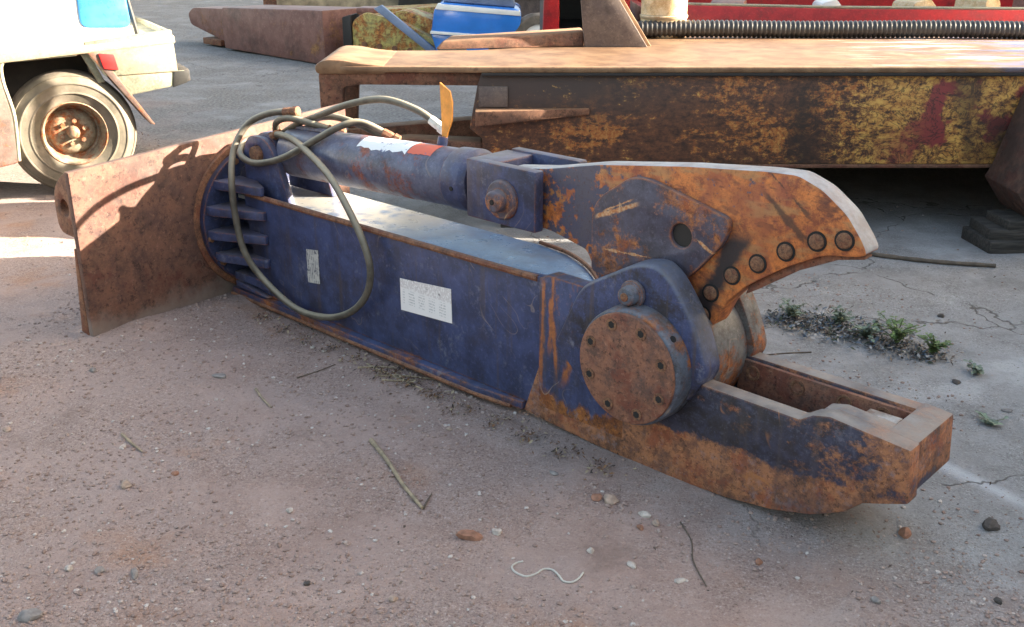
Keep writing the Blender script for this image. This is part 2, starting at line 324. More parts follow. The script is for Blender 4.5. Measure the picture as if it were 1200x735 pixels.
M['smalllabel'] = tag_label_mat()
def sticker_mat(name, c, th=.46):
    t = NT(name, .45)
    n = t.math('ADD', t.math('MULTIPLY', t.noise(26, 5, .7), .6), t.math('MULTIPLY', t.noise(9, 3, .6), .4))
    t.col(t.mix(t.ss(n, th, th - .05), c, (.09, .10, .2))); return t.m
M['stickwhite'] = sticker_mat('torn_white_sticker', (.75, .75, .75), .455)
M['stickred'] = sticker_mat('faded_orange_red_sticker', (.60, .11, .05), .42)

# ------------------------------------------------------------------ mesh helpers
class MB:
    def __init__(s): s.bm = bmesh.new()
    def face_fill(s, loops, to3):
        es = []
        for lp in loops:
            vs = [s.bm.verts.new(to3(*p)) for p in lp]
            es += [s.bm.edges.new((vs[i], vs[(i + 1) % len(vs)])) for i in range(len(vs))]
        return bmesh.ops.triangle_fill(s.bm, edges=es, use_beauty=True, use_dissolve=True)['geom']
    def prism(s, pts, a, b, holes=(), axis=1, r=0, rseg=4):
        """polygon pts in the two other axes, extruded from a to b along axis"""
        if r: pts = round_poly(pts, r, rseg)
        def to3(u, v, k=a): return {0: (k, u, v), 1: (u, k, v), 2: (u, v, k)}[axis]
        if holes:
            g = s.face_fill([pts] + list(holes), to3)
            faces = [f for f in g if isinstance(f, bmesh.types.BMFace)]
        else:
            faces = [s.bm.faces.new([s.bm.verts.new(to3(*p)) for p in pts])]
        ex = bmesh.ops.extrude_face_region(s.bm, geom=faces, use_keep_orig=True)
        d = [0, 0, 0]; d[axis] = b - a
        bmesh.ops.translate(s.bm, vec=d, verts=[v for v in ex['geom'] if isinstance(v, bmesh.types.BMVert)])
        return s
    def box(s, p, q):
        return s.prism([(p[0], p[2]), (q[0], p[2]), (q[0], q[2]), (p[0], q[2])], p[1], q[1])
    def hexa(s, b4, t4):
        vb = [s.bm.verts.new(p) for p in b4]; vt = [s.bm.verts.new(p) for p in t4]
        s.bm.faces.new(vb[::-1]); s.bm.faces.new(vt)
        for i in range(4): s.bm.faces.new((vb[i], vb[(i + 1) % 4], vt[(i + 1) % 4], vt[i]))
        return s
    def rings(s, rings, close=True, caps=True):
        vs = [[s.bm.verts.new(p) for p in rg] for rg in rings]; n = len(vs[0])
        for a, b in zip(vs, vs[1:]):
            for i in range(n if close else n - 1): s.bm.faces.new((a[i], a[(i + 1) % n], b[(i + 1) % n], b[i]))
        if caps: s.bm.faces.new(vs[0][::-1]); s.bm.faces.new(vs[-1])
        return s
    def lathe(s, c, axis, prof, n=32, a0=0, a1=None, caps=True):
        """prof: list of (distance along axis, radius) from point c"""
        ax = Vector(axis).normalized(); u = ax.orthogonal().normalized()
        if abs(ax.z) < .9: u = (Vector((0, 0, 1)) - ax * ax.z).normalized()
        v = ax.cross(u); c = Vector(c); full = a1 is None
        A = [2 * math.pi * i / n for i in range(n)] if full else [a0 + (a1 - a0) * i / n for i in range(n + 1)]
        return s.rings([[c + ax * d + (u * math.cos(t) + v * math.sin(t)) * r for t in A] for d, r in prof], full, caps and full)
    def cyl(s, p, q, r, r2=None, n=20):
        d = Vector(q) - Vector(p)
        return s.lathe(p, d, [(0, r), (d.length, r if r2 is None else r2)], n)
    def tube(s, path, r, n=10, rf=None):
        P = [Vector(p) for p in path]; rg = []; prev = None
        for i, p in enumerate(P):
            t = (P[min(i + 1, len(P) - 1)] - P[max(i - 1, 0)]).normalized()
            u = (t.orthogonal() if prev is None else prev - t * prev.dot(t)).normalized(); prev = u; v = t.cross(u)
            rr = rf(i) if rf else r
            rg.append([p + (u * math.cos(2 * math.pi * k / n) + v * math.sin(2 * math.pi * k / n)) * rr for k in range(n)])
        return s.rings(rg)
    def build(s, name, mat, parent=None, bev=0, seg=2, sharp=38, jit=0):
        bm = s.bm
        bmesh.ops.recalc_face_normals(bm, faces=bm.faces)
        if bev:
            es = [e for e in bm.edges if len(e.link_faces) == 2 and e.calc_face_angle(0) > R(28)]
            bmesh.ops.bevel(bm, geom=es, offset=bev, segments=seg, affect='EDGES', clamp_overlap=True, profile=.5)
        if jit:
            for v in bm.verts: v.co += Vector((random.gauss(0, jit), random.gauss(0, jit), random.gauss(0, jit)))
        for f in bm.faces: f.smooth = True
        me = bpy.data.meshes.new(name); bm.to_mesh(me); bm.free()
        me.set_sharp_from_angle(angle=R(sharp))
        me.materials.append(M[mat] if isinstance(mat, str) else mat)
        o = bpy.data.objects.new(name, me); col.objects.link(o); o.parent = parent
        return o

def round_poly(pts, r, seg=4):
    out = []; n = len(pts)
    rr = r if isinstance(r, (list, tuple)) else [r] * n
    for i, p in enumerate(pts):
        a, b, c = Vector(pts[i - 1]), Vector(p), Vector(pts[(i + 1) % n])
        u, v = (a - b), (c - b); k = min(rr[i], u.length * .48, v.length * .48)
        if k <= 1e-5: out.append(tuple(b)); continue
        p0, p1 = b + u.normalized() * k, b + v.normalized() * k
        for j in range(seg + 1):
            t = j / seg; out.append(tuple(p0 * (1 - t) ** 2 + b * 2 * t * (1 - t) + p1 * t * t))
    return out
def circ(cx, cy, r, n=24): return [(cx + r * math.cos(2 * math.pi * i / n), cy + r * math.sin(2 * math.pi * i / n)) for i in range(n)]
def catmull(P, k=8):
    P = [Vector(p) for p in P]; Q = [P[0] * 2 - P[1]] + P + [P[-1] * 2 - P[-2]]; out = []
    for i in range(1, len(Q) - 2):
        a, b, c, d = Q[i - 1:i + 3]
        for j in range(k):
            t = j / k
            out.append(.5 * ((2 * b) + (c - a) * t + (2 * a - 5 * b + 4 * c - d) * t * t + (3 * b - a - 3 * c + d) * t ** 3))
    return out + [P[-1]]
def tag(o, label, cat, group=None, kind=None):
    o['label'] = label; o['category'] = cat
    if group: o['group'] = group
    if kind: o['kind'] = kind
    return o
def empty(name, loc, rz=0, ry=0, rx=0):
    o = bpy.data.objects.new(name, None); col.objects.link(o); o.location = loc; o.rotation_euler = (rx, ry, rz)
    o.empty_display_size = .1; return o

# ------------------------------------------------------------------ ground
def lattice(seed):
    L = np.random.default_rng(seed).random((256, 256))
    def f(x, y):
        xi, yi = np.floor(x).astype(int), np.floor(y).astype(int); u, v = x - xi, y - yi
        u, v = u * u * (3 - 2 * u), v * v * (3 - 2 * v); g = lambda a, b: L[a % 256, b % 256]
        return (g(xi, yi) * (1 - u) + g(xi + 1, yi) * u) * (1 - v) + (g(xi, yi + 1) * (1 - u) + g(xi + 1, yi + 1) * u) * v - .5
    return f
n1, n2, n3, n4, n5 = (lattice(k) for k in range(5))
MO, MA = np.array([-1.199, 4.168]), np.array([.7288, -.6847]); MBV = np.array([.6847, .7288])   # shear origin, long axis, cross axis
def gh(x, y):
    x, y = np.asarray(x, float), np.asarray(y, float)
    s = (x - MO[0]) * MA[0] + (y - MO[1]) * MA[1]; t = (x - MO[0]) * MBV[0] + (y - MO[1]) * MBV[1]
    soil = 1 / (1 + np.exp((x * .85 + y * .5 - 1.9) * 4))          # loose dirt on the near side, hard pan elsewhere
    h = n1(x * 1.1 + 9, y * 1.1) * .016 + n2(x * 4, y * 4 + 3) * .015 * (.45 + .55 * soil) + n3(x * 13, y * 13) * .0075 * (.25 + .75 * soil)
    h += n4(x * 41, y * 41) * .0042 * (.25 + .75 * soil) + n5(x * 95, y * 95) * .0026 * (.2 + .8 * soil)
    near = np.exp(-((t - .15) / .55) ** 2) * (s > -.6) * (s < 3.3)
    h = h * (1 - .55 * near)
    h += .028 * np.exp(-((s - .11) / .10) ** 2) * np.exp(-((t + .25) / .38) ** 4)          # soil banked against the plate
    h += .012 * np.exp(-((s + .03) / .06) ** 2) * (t > -.7) * (t < .75)
    h += .010 * np.exp(-((t + .10) / .07) ** 2) * (s > .3) * (s < 1.5) * (.4 + n2(s * 6, t * 3))
    return h
def gz(x, y): return float(gh(x, y))
def axis(lo, hi, step, far):
    a = list(np.arange(lo, hi, step)); d = step
    while a[-1] < far: d *= 1.17; a.append(a[-1] + d)
    d = step
    while a[0] > -far: d *= 1.17; a.insert(0, a[0] - d)
    return np.array(a)
gx, gy = axis(-2.2, 2.2, .0105, 400), axis(1.7, 4.9, .0105, 400)
X, Y = np.meshgrid(gx, gy); Z = gh(X, Y)
nx, ny = len(gx), len(gy)
idx = np.arange(nx * ny).reshape(ny, nx)
F = np.stack([idx[:-1, :-1], idx[:-1, 1:], idx[1:, 1:], idx[1:, :-1]], -1).reshape(-1, 4)
me = bpy.data.meshes.new('ground')
me.from_pydata(np.stack([X, Y, Z], -1).reshape(-1, 3), [], F)
me.polygons.foreach_set('use_smooth', np.ones(len(F), bool))
ground = bpy.data.objects.new('ground', me); col.objects.link(ground); ground['kind'] = 'structure'
ground['label'] = 'reddish dirt yard running into grey cracked hardstand'
def ground_mat():
    t = NT('yard_dirt_and_hardstand', .9, 0, .25); co = t.sep()
    flat = t.comb(co[0], co[1], 0.)
    big, mid, fine, vf = t.noise(.9, 4, .6, flat), t.noise(5.5, 5, .65, flat), t.noise(38, 5, .7, flat), t.noise(190, 3, .7, flat)
    d = t.math('ADD', t.math('MULTIPLY', co[0], .85), t.math('MULTIPLY', co[1], .5))
    d = t.math('ADD', d, t.math('MULTIPLY', t.math('SUBTRACT', big, .5), 1.6))
    d = t.math('ADD', d, t.math('MULTIPLY', t.math('SUBTRACT', mid, .5), .7))
    gm = t.ss(d, 1.25, 2.3)
    dirt = t.mix(t.ss(mid, .3, .7), (.275, .190, .162), (.36, .262, .228))
    dirt = t.mix(t.ss(big, .40, .62), dirt, (.31, .235, .212))
    dirt = t.mix(t.math('MULTIPLY', t.ss(t.noise(2.3, 4, .6, t.mapv((1, 1, 1), (0, 0, 0), (5, 1, 0), flat)), .56, .72), .75), dirt, (.33, .185, .12))
    hard = t.mix(t.ss(mid, .3, .7), (.20, .193, .19), (.29, .285, .285))
    hard = t.mix(t.ss(t.noise(2, 4, .6, t.mapv((1, 1, 1), (0, 0, 0), (1, 6, 0), flat)), .54, .70), hard, (.35, .35, .355))
    c = t.mix(gm, dirt, hard)
    grit = t.noise(120, 4, .75, flat); g2 = t.noise(55, 5, .75, t.mapv((1, 1, 1), (0, 0, .5), (3, 8, 0), flat))
    clus = t.ss(t.noise(2.6, 4, .65, t.mapv((1, 1, 1), (0, 0, 0), (8, 3, 0), flat)), .38, .62, .5, 1.)     # gravelly and swept patches
    k = t.math('ADD', t.math('MULTIPLY', t.math('SUBTRACT', grit, .5), 2.9), t.math('MULTIPLY', t.math('SUBTRACT', g2, .5), 2.0))
    k = t.math('ADD', k, t.math('MULTIPLY', t.math('SUBTRACT', vf, .5), 2.0))
    k = t.math('MULTIPLY', k, clus)
    c = t.mix(t.ss(k, .02, .85, 0., .85), c, t.mix(gm, (.54, .46, .43), (.46, .46, .46)))
    c = t.mix(t.ss(k, -.02, -.8, 0., .9), c, t.mix(gm, (.10, .066, .056), (.085, .08, .08)))
    c = t.mix(t.math('MULTIPLY', t.ss(fine, .5, .68), .25), c, t.mix(gm, (.43, .34, .30), (.36, .36, .36)))
    # a chalky smear beyond the jaw tip and old oil stains
    cl = t.math('ADD', t.math('MULTIPLY', t.math('SUBTRACT', co[0], 1.30), .827), t.math('MULTIPLY', t.math('SUBTRACT', co[1], 2.62), .562))
    cl = t.math('ADD', t.math('ABSOLUTE', cl), t.math('MULTIPLY', t.math('SUBTRACT', mid, .5), .10))
    al = t.math('ABSOLUTE', t.math('ADD', t.math('MULTIPLY', t.math('SUBTRACT', co[0], 1.30), .562), t.math('MULTIPLY', t.math('SUBTRACT', co[1], 2.62), -.827)))
    c = t.mix(t.math('MULTIPLY', t.math('MULTIPLY', t.ss(cl, .05, .005), t.ss(al, .30, .12)), .55), c, (.52, .54, .58))
    c = t.mix(t.math('MULTIPLY', t.ss(t.noise(1.5, 7, .72, t.mapv((1, 1, 1), (0, 0, 0), (2, 14, 0), flat)), .55, .70), .55), c, t.mix(gm, (.15, .105, .09), (.12, .115, .115)))
    # cracks in the hardstand
    warp = t.t.nodes.new('ShaderNodeVectorMath'); warp.operation = 'ADD'
    wn = t.t.nodes.new('ShaderNodeTexNoise'); wn.inputs['Scale'].default_value = 3.2; wn.inputs['Detail'].default_value = 5
    t.t.links.new(flat, wn.inputs['Vector'])
    sc_ = t.t.nodes.new('ShaderNodeVectorMath'); sc_.operation = 'SCALE'; sc_.inputs['Scale'].default_value = .5
    t.t.links.new(wn.outputs['Color'], sc_.inputs[0]); t.t.links.new(flat, warp.inputs[0]); t.t.links.new(sc_.outputs[0], warp.inputs[1])
    ce = t.voro(.95, vec=warp.outputs[0])
    ck = t.math('MULTIPLY', t.ss(ce, .009, .002), t.math('MULTIPLY', gm, t.ss(mid, .40, .52)))
    c = t.mix(t.math('MULTIPLY', ck, .75), c, (.055, .045, .04))
    # ground turns darker and greyer far back, in patches
    c = t.mix(t.math('MULTIPLY', t.ss(co[1], 5.2, 7.), t.ss(t.noise(1.4, 5, .65, flat), .42, .60, .35, .9)), c, t.mix(t.ss(fine, .4, .6), (.125, .118, .112), (.25, .238, .228)))
    t.col(c)
    t.bump(t.math('ADD', t.math('ADD', t.math('MULTIPLY', fine, .7), t.math('MULTIPLY', k, .5)), t.math('MULTIPLY', ck, -1.)), .7, .009)
    return t.m
me.materials.append(ground_mat())

# ------------------------------------------------------------------ the hydraulic shear (local x along it, y across away from the near side, z up)
SH = empty('hydraulic_shear', (MO[0], MO[1], 0), math.atan2(MA[1], MA[0]))
tag(SH, 'long dark blue hydraulic demolition shear with orange rusty blade lying on the dirt', 'demolition shear')
W = .37
# mounting plate, turned a little against the boom
def pl(t, z, k=0): return (.068 - .1025 * (t + .665) - k, t, z)
plate = MB().hexa([pl(-.665, -.02), pl(.71, -.02), pl(.71, -.02, .035), pl(-.665, -.02, .035)],
                  [pl(-.665, .655), pl(.71, .725), pl(.71, .725, .035), pl(-.665, .655, .035)]).build('mounting_plate', 'rust_plate', SH, .004)
MB().hexa([pl(-.666, -.02, .036), pl(-.626, -.02, .036), pl(-.626, -.02, .10), pl(-.666, -.02, .10)],
          [pl(-.666, .36, .036), pl(-.626, .36, .036), pl(-.626, .36, .05), pl(-.666, .36, .05)]).build('edge_rib', 'rust_edge', plate, .003)
for tt in (-.60, .55):
    MB().prism(round_poly([(-.25, .36), (-.02, .36), (-.02, .62), (-.13, .62), (-.25, .53)], .06), tt, tt + .05, [circ(-.165, .47, .035)]).build('coupler_lug', 'rust_edge', plate, .004)
# slewing flange: rusty ring, blue flange, fins
MB().lathe((-.045, .165, .335), (1, 0, 0), [(0, .33), (.065, .33), (.065, .27)], 56).build('flange_ring', 'rust_edge', SH, .004)
fl = MB().lathe((.018, .165, .335), (1, 0, 0), [(0, .305), (.035, .305), (.035, .1)], 56).build('flange', 'cavity_blue', SH, .004)
for z in (.105, .205, .305, .405, .505):
    hw = math.sqrt(max(.01, .295 ** 2 - (z - .335) ** 2))
    t0 = max(.165 - hw, -.125)
    m = MB().prism([(.05, t0), (.09, t0 + .004), (.30, -.016), (.30, -.001), (.17, .052), (.05, .052)], z - .018, z + .018, axis=2)
    m.build('flange_fin', 'blue', fl, .003)
for k in range(14):
    a = R(100 + k * 24)
    y, z = .165 - .285 * math.sin(a) * 1, .335 + .285 * math.cos(a)
    if y > .05 and abs(z - .335) < .2: continue
    MB().cyl((.05, y, z), (.066, y, z), .014, n=6).build('flange_bolt', 'bolt', fl, .002)
# boom box
def side_poly(): return [(.19, .052), (1.765, .052), (1.80, .08), (1.80, .495), (1.62, .482), (.15, .476), (.15, .40), (.17, .30), (.18, .15)]
box = MB().prism(side_poly(), 0, .028).build('side_plate', 'blue_box', SH, .004)
MB().prism([(.06, .052), (1.765, .052), (1.78, .30), (1.62, .38), (1.46, .4335), (.06, .4335)], W - .028, W).build('side_plate', 'blue_box', SH, .004)
MB().box((.04, .05, .07), (.30, W - .05, .43)).build('core_box', 'cavity_blue', SH, .004)
top = [(.06, .026), (1.80, .026), (1.90, .03), (1.93, .08), (1.86, .16), (1.74, .25), (1.60, .32), (1.45, .344), (.06, .344)]
MB().prism(top, .435, .452, axis=2).build('top_plate', 'blue_skylit', SH, .003)
MB().tube(catmull([(1.93, .08, .458), (1.86, .165, .458), (1.74, .258, .458), (1.60, .326, .458), (1.45, .352, .458)], 5), .007, 8).build('weld_bead', 'rust_edge', SH)
bot = MB().prism([(.03, -.028), (1.50, -.028), (1.70, -.010), (1.72, W), (.03, W + .02)], .022, .0505, axis=2).build('bottom_plate', 'blue_box', SH, .005)
MB().tube([(.03 + i * .06, -.0265 + max(0, i - 24.5) * .006 + random.gauss(0, .001), .022) for i in range(28)], .0085, 8).build('rusty_lip', 'rust_edge', SH)
MB().tube([(.17 + i * .0565, .001 + random.gauss(0, .0008), .475 + i * .0003) for i in range(29)], .0115, 8).build('rusty_lip', 'rust_edge', SH)
# gussets on the near side by the flange, end stiffener
MB().prism([(.07, .09), (.30, .062), (.07, .062)], -.03, -.002).build('foot_gusset', 'blue', SH, .003)
# printed plates
lb = MB()
lb.hexa([(1.106, -.0022, .215), (1.368, -.0022, .232), (1.368, -.0005, .232), (1.106, -.0005, .215)],
        [(1.106, -.0022, .333), (1.366, -.0022, .355), (1.366, -.0005, .355), (1.106, -.0005, .333)])
lb.build('data_label', 'label', box)['label'] = 'white printed data label'
MB().hexa([(.552, -.0022, .187), (.628, -.0022, .197), (.628, -.0005, .197), (.552, -.0005, .187)],
          [(.556, -.0022, .323), (.632, -.0022, .333), (.632, -.0005, .333), (.556, -.0005, .323)]).build('small_label', 'smalllabel', box)
# front cheek with rust runs between box and pivot
MB().prism([(1.765, .06), (2.10, .06), (2.10, .50), (1.80, .505), (1.765, .49)], -.006, .05).build('front_cheek', 'blue_front', SH, .004)
# pivot lugs on either jaw side
lug = round_poly([(1.84, .30), (1.94, .512), (2.13, .620), (2.20, .632), (2.25, .600), (2.335, .49), (2.385, .36), (2.33, .26), (2.20, .19), (1.95, .20)],
                 [0, .05, .04, .05, .04, .1, .03, .03, 0, 0], 4)
MB().prism(lug, -.022, .062).build('pivot_lug', 'lug', SH, .012, 3)
MB().prism([(x, z - .01) for x, z in lug], .236, .31).build('pivot_lug', 'farlug', SH, .008)
cov = MB().lathe((2.165, -.022, .335), (0, -1, 0), [(-.02, .175), (.055, .172), (.062, .166)], 56).build('pivot_hub', 'hub', SH, .004)
face = MB().lathe((2.165, -.0835, .335), (0, -1, 0), [(-.01, .163), (.012, .163)], 56).build('pivot_cover', 'cover', SH, .004)
for k in range(8):
    a = R(22 + 45 * k); cx_, cz_ = 2.165 + .132 * math.cos(a), .335 + .132 * math.sin(a)
    h = MB().lathe((cx_, -.0935, cz_), (0, -1, 0), [(0, .0175), (.005, .0175), (.005, .011)], 16)
    h.build('cover_bolt', 'bolt', face)
    MB().lathe((cx_, -.0936, cz_), (0, -1, 0), [(0, .011), (.0054, .011)], 6).build('bolt_socket', 'hole', face)
MB().cyl((2.165 + .1715 * math.cos(R(42)), -.055, .335 + .1715 * math.sin(R(42))), (2.165 + .174 * math.cos(R(42)), -.055, .335 + .174 * math.sin(R(42))), .010, n=12).build('grease_hole', 'hole', cov)
pin = MB().lathe((2.135, -.023, .535), (0, -1, 0), [(0, .040), (.014, .040), (.014, .029), (.042, .027), (.046, .020)], 28).build('lock_pin', 'hub', SH, .003)
MB().lathe((2.135, -.068, .535), (0, -1, 0), [(0, .013), (.004, .012)], 14).build('pin_socket', 'bolt', pin)
MB().lathe((2.165, .298, .335), (0, 1, 0), [(0, .15), (.09, .15), (.095, .14)], 48).build('far_pivot_hub', 'hub', SH, .004)
MB().cyl((2.165, .064, .335), (2.165, .234, .335), .195, n=48).build('pivot_bush', 'farlug', SH, .006)
# fixed lower jaw
jaw = [(1.70, .022), (1.765, .20), (2.20, .22), (2.30, .285), (2.345, .320), (2.655, .316), (2.690, .340), (2.735, .351), (2.945, .332), (2.957, .19), (2.895, .165),
       (2.845, .146), (2.80, .102), (2.715, .058), (2.60, .026), (2.46, .006), (2.26, -.004), (2.0, .0), (1.80, .012)]
MB().prism(jaw, -.004, .052).build('lower_jaw_side', 'jaw', SH, .006)
fj = [(2.10, .03), (2.10, .30), (2.30, .334), (2.86, .328), (2.87, .16), (2.80, .11), (2.70, .06), (2.46, .01)]
MB().prism(fj, .236, .282).build('lower_jaw_side', 'jaw', SH, .005)
MB().prism([(2.862, .17), (2.95, .198), (2.941, .331), (2.862, .338)], .050, .270).build('jaw_tip_bar', 'jaw', SH, .006)
MB().prism([(2.10, .02), (2.60, .04), (2.86, .16), (2.86, .18), (2.60, .08), (2.10, .06)], .050, .235).build('jaw_floor', 'dark', SH)
MB().prism([(2.66, .25), (2.69, .337), (2.735, .3485), (2.865, .337), (2.865, .25)], .050, .104).build('jaw_shelf', 'jaw', SH, .006)
ins = MB().prism([(2.34, .19), (2.85, .205), (2.85, .318), (2.34, .324)], .222, .2365).build('cutter_insert', 'cover', SH, .004)
for s_ in (2.39, 2.53, 2.67, 2.78):
    MB().lathe((s_, .2225, .290), (0, -1, 0), [(-.004, .022), (.006, .022), (.006, .015), (-.002, .012)], 18).build('insert_bolt', 'bolt', ins)
MB().prism([(2.775, .104), (2.862, .104), (2.862, .142), (2.775, .142)], .285, .3365, axis=2).build('wear_pad', 'bright', SH, .003)
# hose-side cylinder bracket
for t0 in (.045, .255):
    MB().prism(round_poly([(.10, .453), (.40, .453), (.335, .62), (.27, .705), (.14, .705), (.10, .63)], [0, 0, .04, .07, .07, .03], 5), t0, t0 + .03,
               [circ(.205, .635, .034)]).build('cylinder_bracket', 'blue', SH, .005)
MB().cyl((.205, .025, .635), (.205, .305, .635), .033, n=24).build('bracket_pin', 'bolt', SH, .004)
MB().lathe((.205, .08, .635), (0, 1, 0), [(0, .082), (.17, .082)], 32).build('cylinder_eye', 'blue', SH, .008)
# hydraulic cylinder
c0, c1 = Vector((.25, .165, .640)), Vector((1.365, .165, .692)); ca = (c1 - c0).normalized(); L = (c1 - c0).length
cy = MB().lathe(c0, ca, [(0, .06), (.03, .085), (.06, .1005), (L - .11, .1005)], 48).build('cylinder_barrel', 'blue_cyl', SH, .004)
MB().lathe(c0 + ca * (L - .11), ca, [(0, .1005), (.004, .107), (.085, .108), (.092, .102), (.11, .095)], 48).build('cylinder_gland', 'blue', SH, .003)
MB().lathe(c0 + ca * (L - .003), ca, [(0, .06), (.10, .06)], 32).build('piston_rod', 'dark', SH)
MB().lathe(c0 + ca * (L - .05) + Vector((0, -.106, -.01)), (0, -1, 0), [(0, .008), (.004, .008)], 10).build('gland_hole', 'hole', cy)
MB().tube([(c0 + ca * d + Vector((0, -.02, .1))) for d in (.1, .3)], .012, 8).build('barrel_pipe', 'blue', cy)
def patch(d0, d1, a0, a1, r, jag=0.):
    m = MB(); N = 14; K = 12
    rg = []
    for i in range(K + 1):
        d = d0 + (d1 - d0) * i / K
        p = c0 + ca * d; u = (Vector((0, 0, 1)) - ca * ca.z).normalized(); v = ca.cross(u)
        aa, bb = a0 + random.uniform(-jag, jag), a1 + random.uniform(-jag, jag)
        rg.append([p + (u * math.cos(aa + (bb - aa) * j / N) + v * math.sin(aa + (bb - aa) * j / N)) * r for j in range(N + 1)])
    return m.rings(rg, False, False)
patch(.53, .80, R(-4), R(42), .1014, .10).build('torn_sticker', 'stickwhite', cy)
patch(.805, .925, R(0), R(40), .1016, .03).build('red_sticker', 'stickred', cy)
# port, fitting and tag on the barrel
MB().cyl((1.13, .19, .77), (1.13, .20, .808), .018, n=16).build('barrel_port', 'blue', SH, .003)
MB().prism([(1.126, .800), (1.143, .800), (1.176, .868), (1.180, .930), (1.168, .968), (1.120, .992), (1.124, .90)], .198, .204).build('orange_tag', 'orange_tag', SH)
# clevis and rod pin
clv = MB().box((1.40, .045, .605), (1.70, .085, .797)).build('clevis_plate', 'blue', SH, .006)
MB().box((1.40, .255, .605), (1.70, .295, .797)).build('clevis_plate', 'blue', SH, .006)
MB().box((1.38, .080, .612), (1.50, .26, .790)).build('clevis_block', 'blue', SH, .006)
pn = MB().lathe((1.565, .046, .690), (0, -1, 0), [(0, .064), (.010, .064), (.018, .058), (.018, .036), (.048, .034), (.052, .028)], 36).build('rod_pin', 'boss', SH, .002)
MB().lathe((1.565, -.0065, .690), (0, -1, 0), [(0, .009), (.003, .008)], 10).build('pin_socket', 'hole', pn)
# moving upper jaw
B0, B1 = .10, .172
blade = [(1.52, .62), (1.52, .775), (1.70, .800), (1.90, .843), (2.20, .884), (2.44, .908), (2.53, .912), (2.60, .886), (2.67, .836), (2.715, .780), (2.735, .745),
         (2.70, .735), (2.62, .722), (2.52, .668), (2.41, .590), (2.355, .530), (2.325, .46), (2.27, .40), (2.10, .36), (2.02, .38), (1.95, .43), (1.905, .495), (1.862, .575), (1.72, .606)]
bl = MB().prism(round_poly(blade, .018, 3), B0, B1).build('upper_jaw', 'blade', SH, .010, 2)
boss = round_poly([(1.895, .52), (1.890, .735), (2.03, .832), (2.09, .835), (2.365, .768), (2.345, .70), (2.24, .575), (2.10, .50)], [.02, .06, .06, .06, .05, .06, .05, .04], 5)
bo = MB().prism(boss, B0 - .020, B0 + .004, [circ(2.208, .694, .034)]).build('pivot_boss', 'boss', bl, .006)
MB().cyl((2.208, B0 - .008, .694), (2.208, B0 - .0025, .694), .0335, n=28).build('boss_hole', 'dark', bo)
for s_, z_ in ((2.672, .772), (2.600, .755), (2.518, .711), (2.441, .661), (2.367, .611), (2.305, .546), (2.285, .478)):
    MB().lathe((s_, B0 - .001, z_), (0, -1, 0), [(0, .0265), (.002, .0265)], 24).build('bolt_recess', 'hole', bl)
    MB().lathe((s_, B0 - .001, z_), (0, -1, 0), [(0, .021), (.006, .020), (.008, .015)], 20).build('blade_bolt', 'bolt', bl, .0015)
kn = MB().prism([(2.40, .560), (2.44, .585), (2.55, .662), (2.65, .712), (2.72, .728), (2.72, .735), (2.62, .722), (2.52, .668), (2.41, .59)], .12, .16).build('cutting_edge', 'cover', bl, .002)
# hoses
HA = [(1.078, .24, .826), (.981, .22, .877), (.82, .20, .901), (.645, .18, .868), (.481, .16, .81), (.36, .145, .765), (.27, .135, .72), (.22, .13, .69)]
HB = [(.231, .10, .70), (.30, .09, .72), (.429, .07, .716), (.59, .035, .679), (.743, -.005, .635), (.873, -.035, .552), (.966, -.048, .452), (1.003, -.05, .352), (.971, -.05, .247),
      (.862, -.048, .151), (.701, -.046, .092), (.512, -.048, .084), (.320, -.055, .158), (.25, -.085, .265), (.215, -.090, .412), (.195, -.078, .555), (.150, -.025, .662), (.159, .04, .749), (.256, .08, .799), (.372, .12, .815)]
HC = [(.79, .27, .745), (.689, .20, .80), (.636, .14, .79), (.552, .08, .735), (.422, .04, .662), (.30, .025, .62), (.19, .018, .605), (.10, .03, .625), (.055, .09, .66), (.10, .15, .675), (.18, .15, .69)]
HD = [(.30, .20, .70), (.38, .205, .772), (.50, .20, .80), (.62, .215, .79), (.74, .25, .75), (.84, .27, .70)]
HE = [(.235, .13, .695), (.27, .10, .76), (.36, .10, .79), (.46, .14, .775), (.55, .20, .745)]
for hp in (HA, HB, HC, HD, HE):
    path = catmull(hp, 8)
    ho = MB().tube(path, .0132, 12).build('hydraulic_hose', 'hose', SH)
    for end, nxt in ((path[0], path[2]), (path[-1], path[-3])):
        d = (nxt - end).normalized()
        MB().lathe(end - d * .02, d, [(0, .015), (.004, .0205), (.024, .0205), (.026, .0165), (.034, .0165), (.036, .0178), (.07, .0172)], 8).build('hose_fitting', 'nut' if end == path[0] and hp is HA else 'bolt', ho)

# ------------------------------------------------------------------ long rusty boom on blocks behind the shear
BM = empty('excavator_boom', (.966, 5.687, -.1095)); BM.scale = (1.073,) * 3
tag(BM, 'long rusty steel boom with flaking yellow paint lying on timber blocks', 'boom')
def bmb(mb, name, mat, bev=.006, parent=BM):
    bmesh.ops.translate(mb.bm, vec=(-.9, -5.3, 0), verts=mb.bm.verts); return mb.build(name, mat, parent, bev)
fr = [(-.14, .43), (-.14, .55), (-.20, .60), (-.16, .80), (-.14, .862), (7.0, .858), (7.0, .43)]
bmb(MB().prism(fr, 4.80, 4.835), 'web_plate', 'beam')
bmb(MB().prism([(-.05, .106), (-.14, .855), (7.0, .855), (7.0, .106)], 6.22, 6.25), 'web_plate', 'beam')
tp = round_poly([(-.90, 4.86), (-.80, 4.80), (-.45, 4.795), (-.30, 4.785), (.0, 4.780), (7.0, 4.775), (7.0, 6.28), (.55, 6.28), (.2, 5.62), (-.2, 5.44), (-.80, 5.42), (-.90, 5.36)], .05, 4)
bmb(MB().prism(tp, .857, .885, axis=2), 'top_flange', 'beam_top', .007)
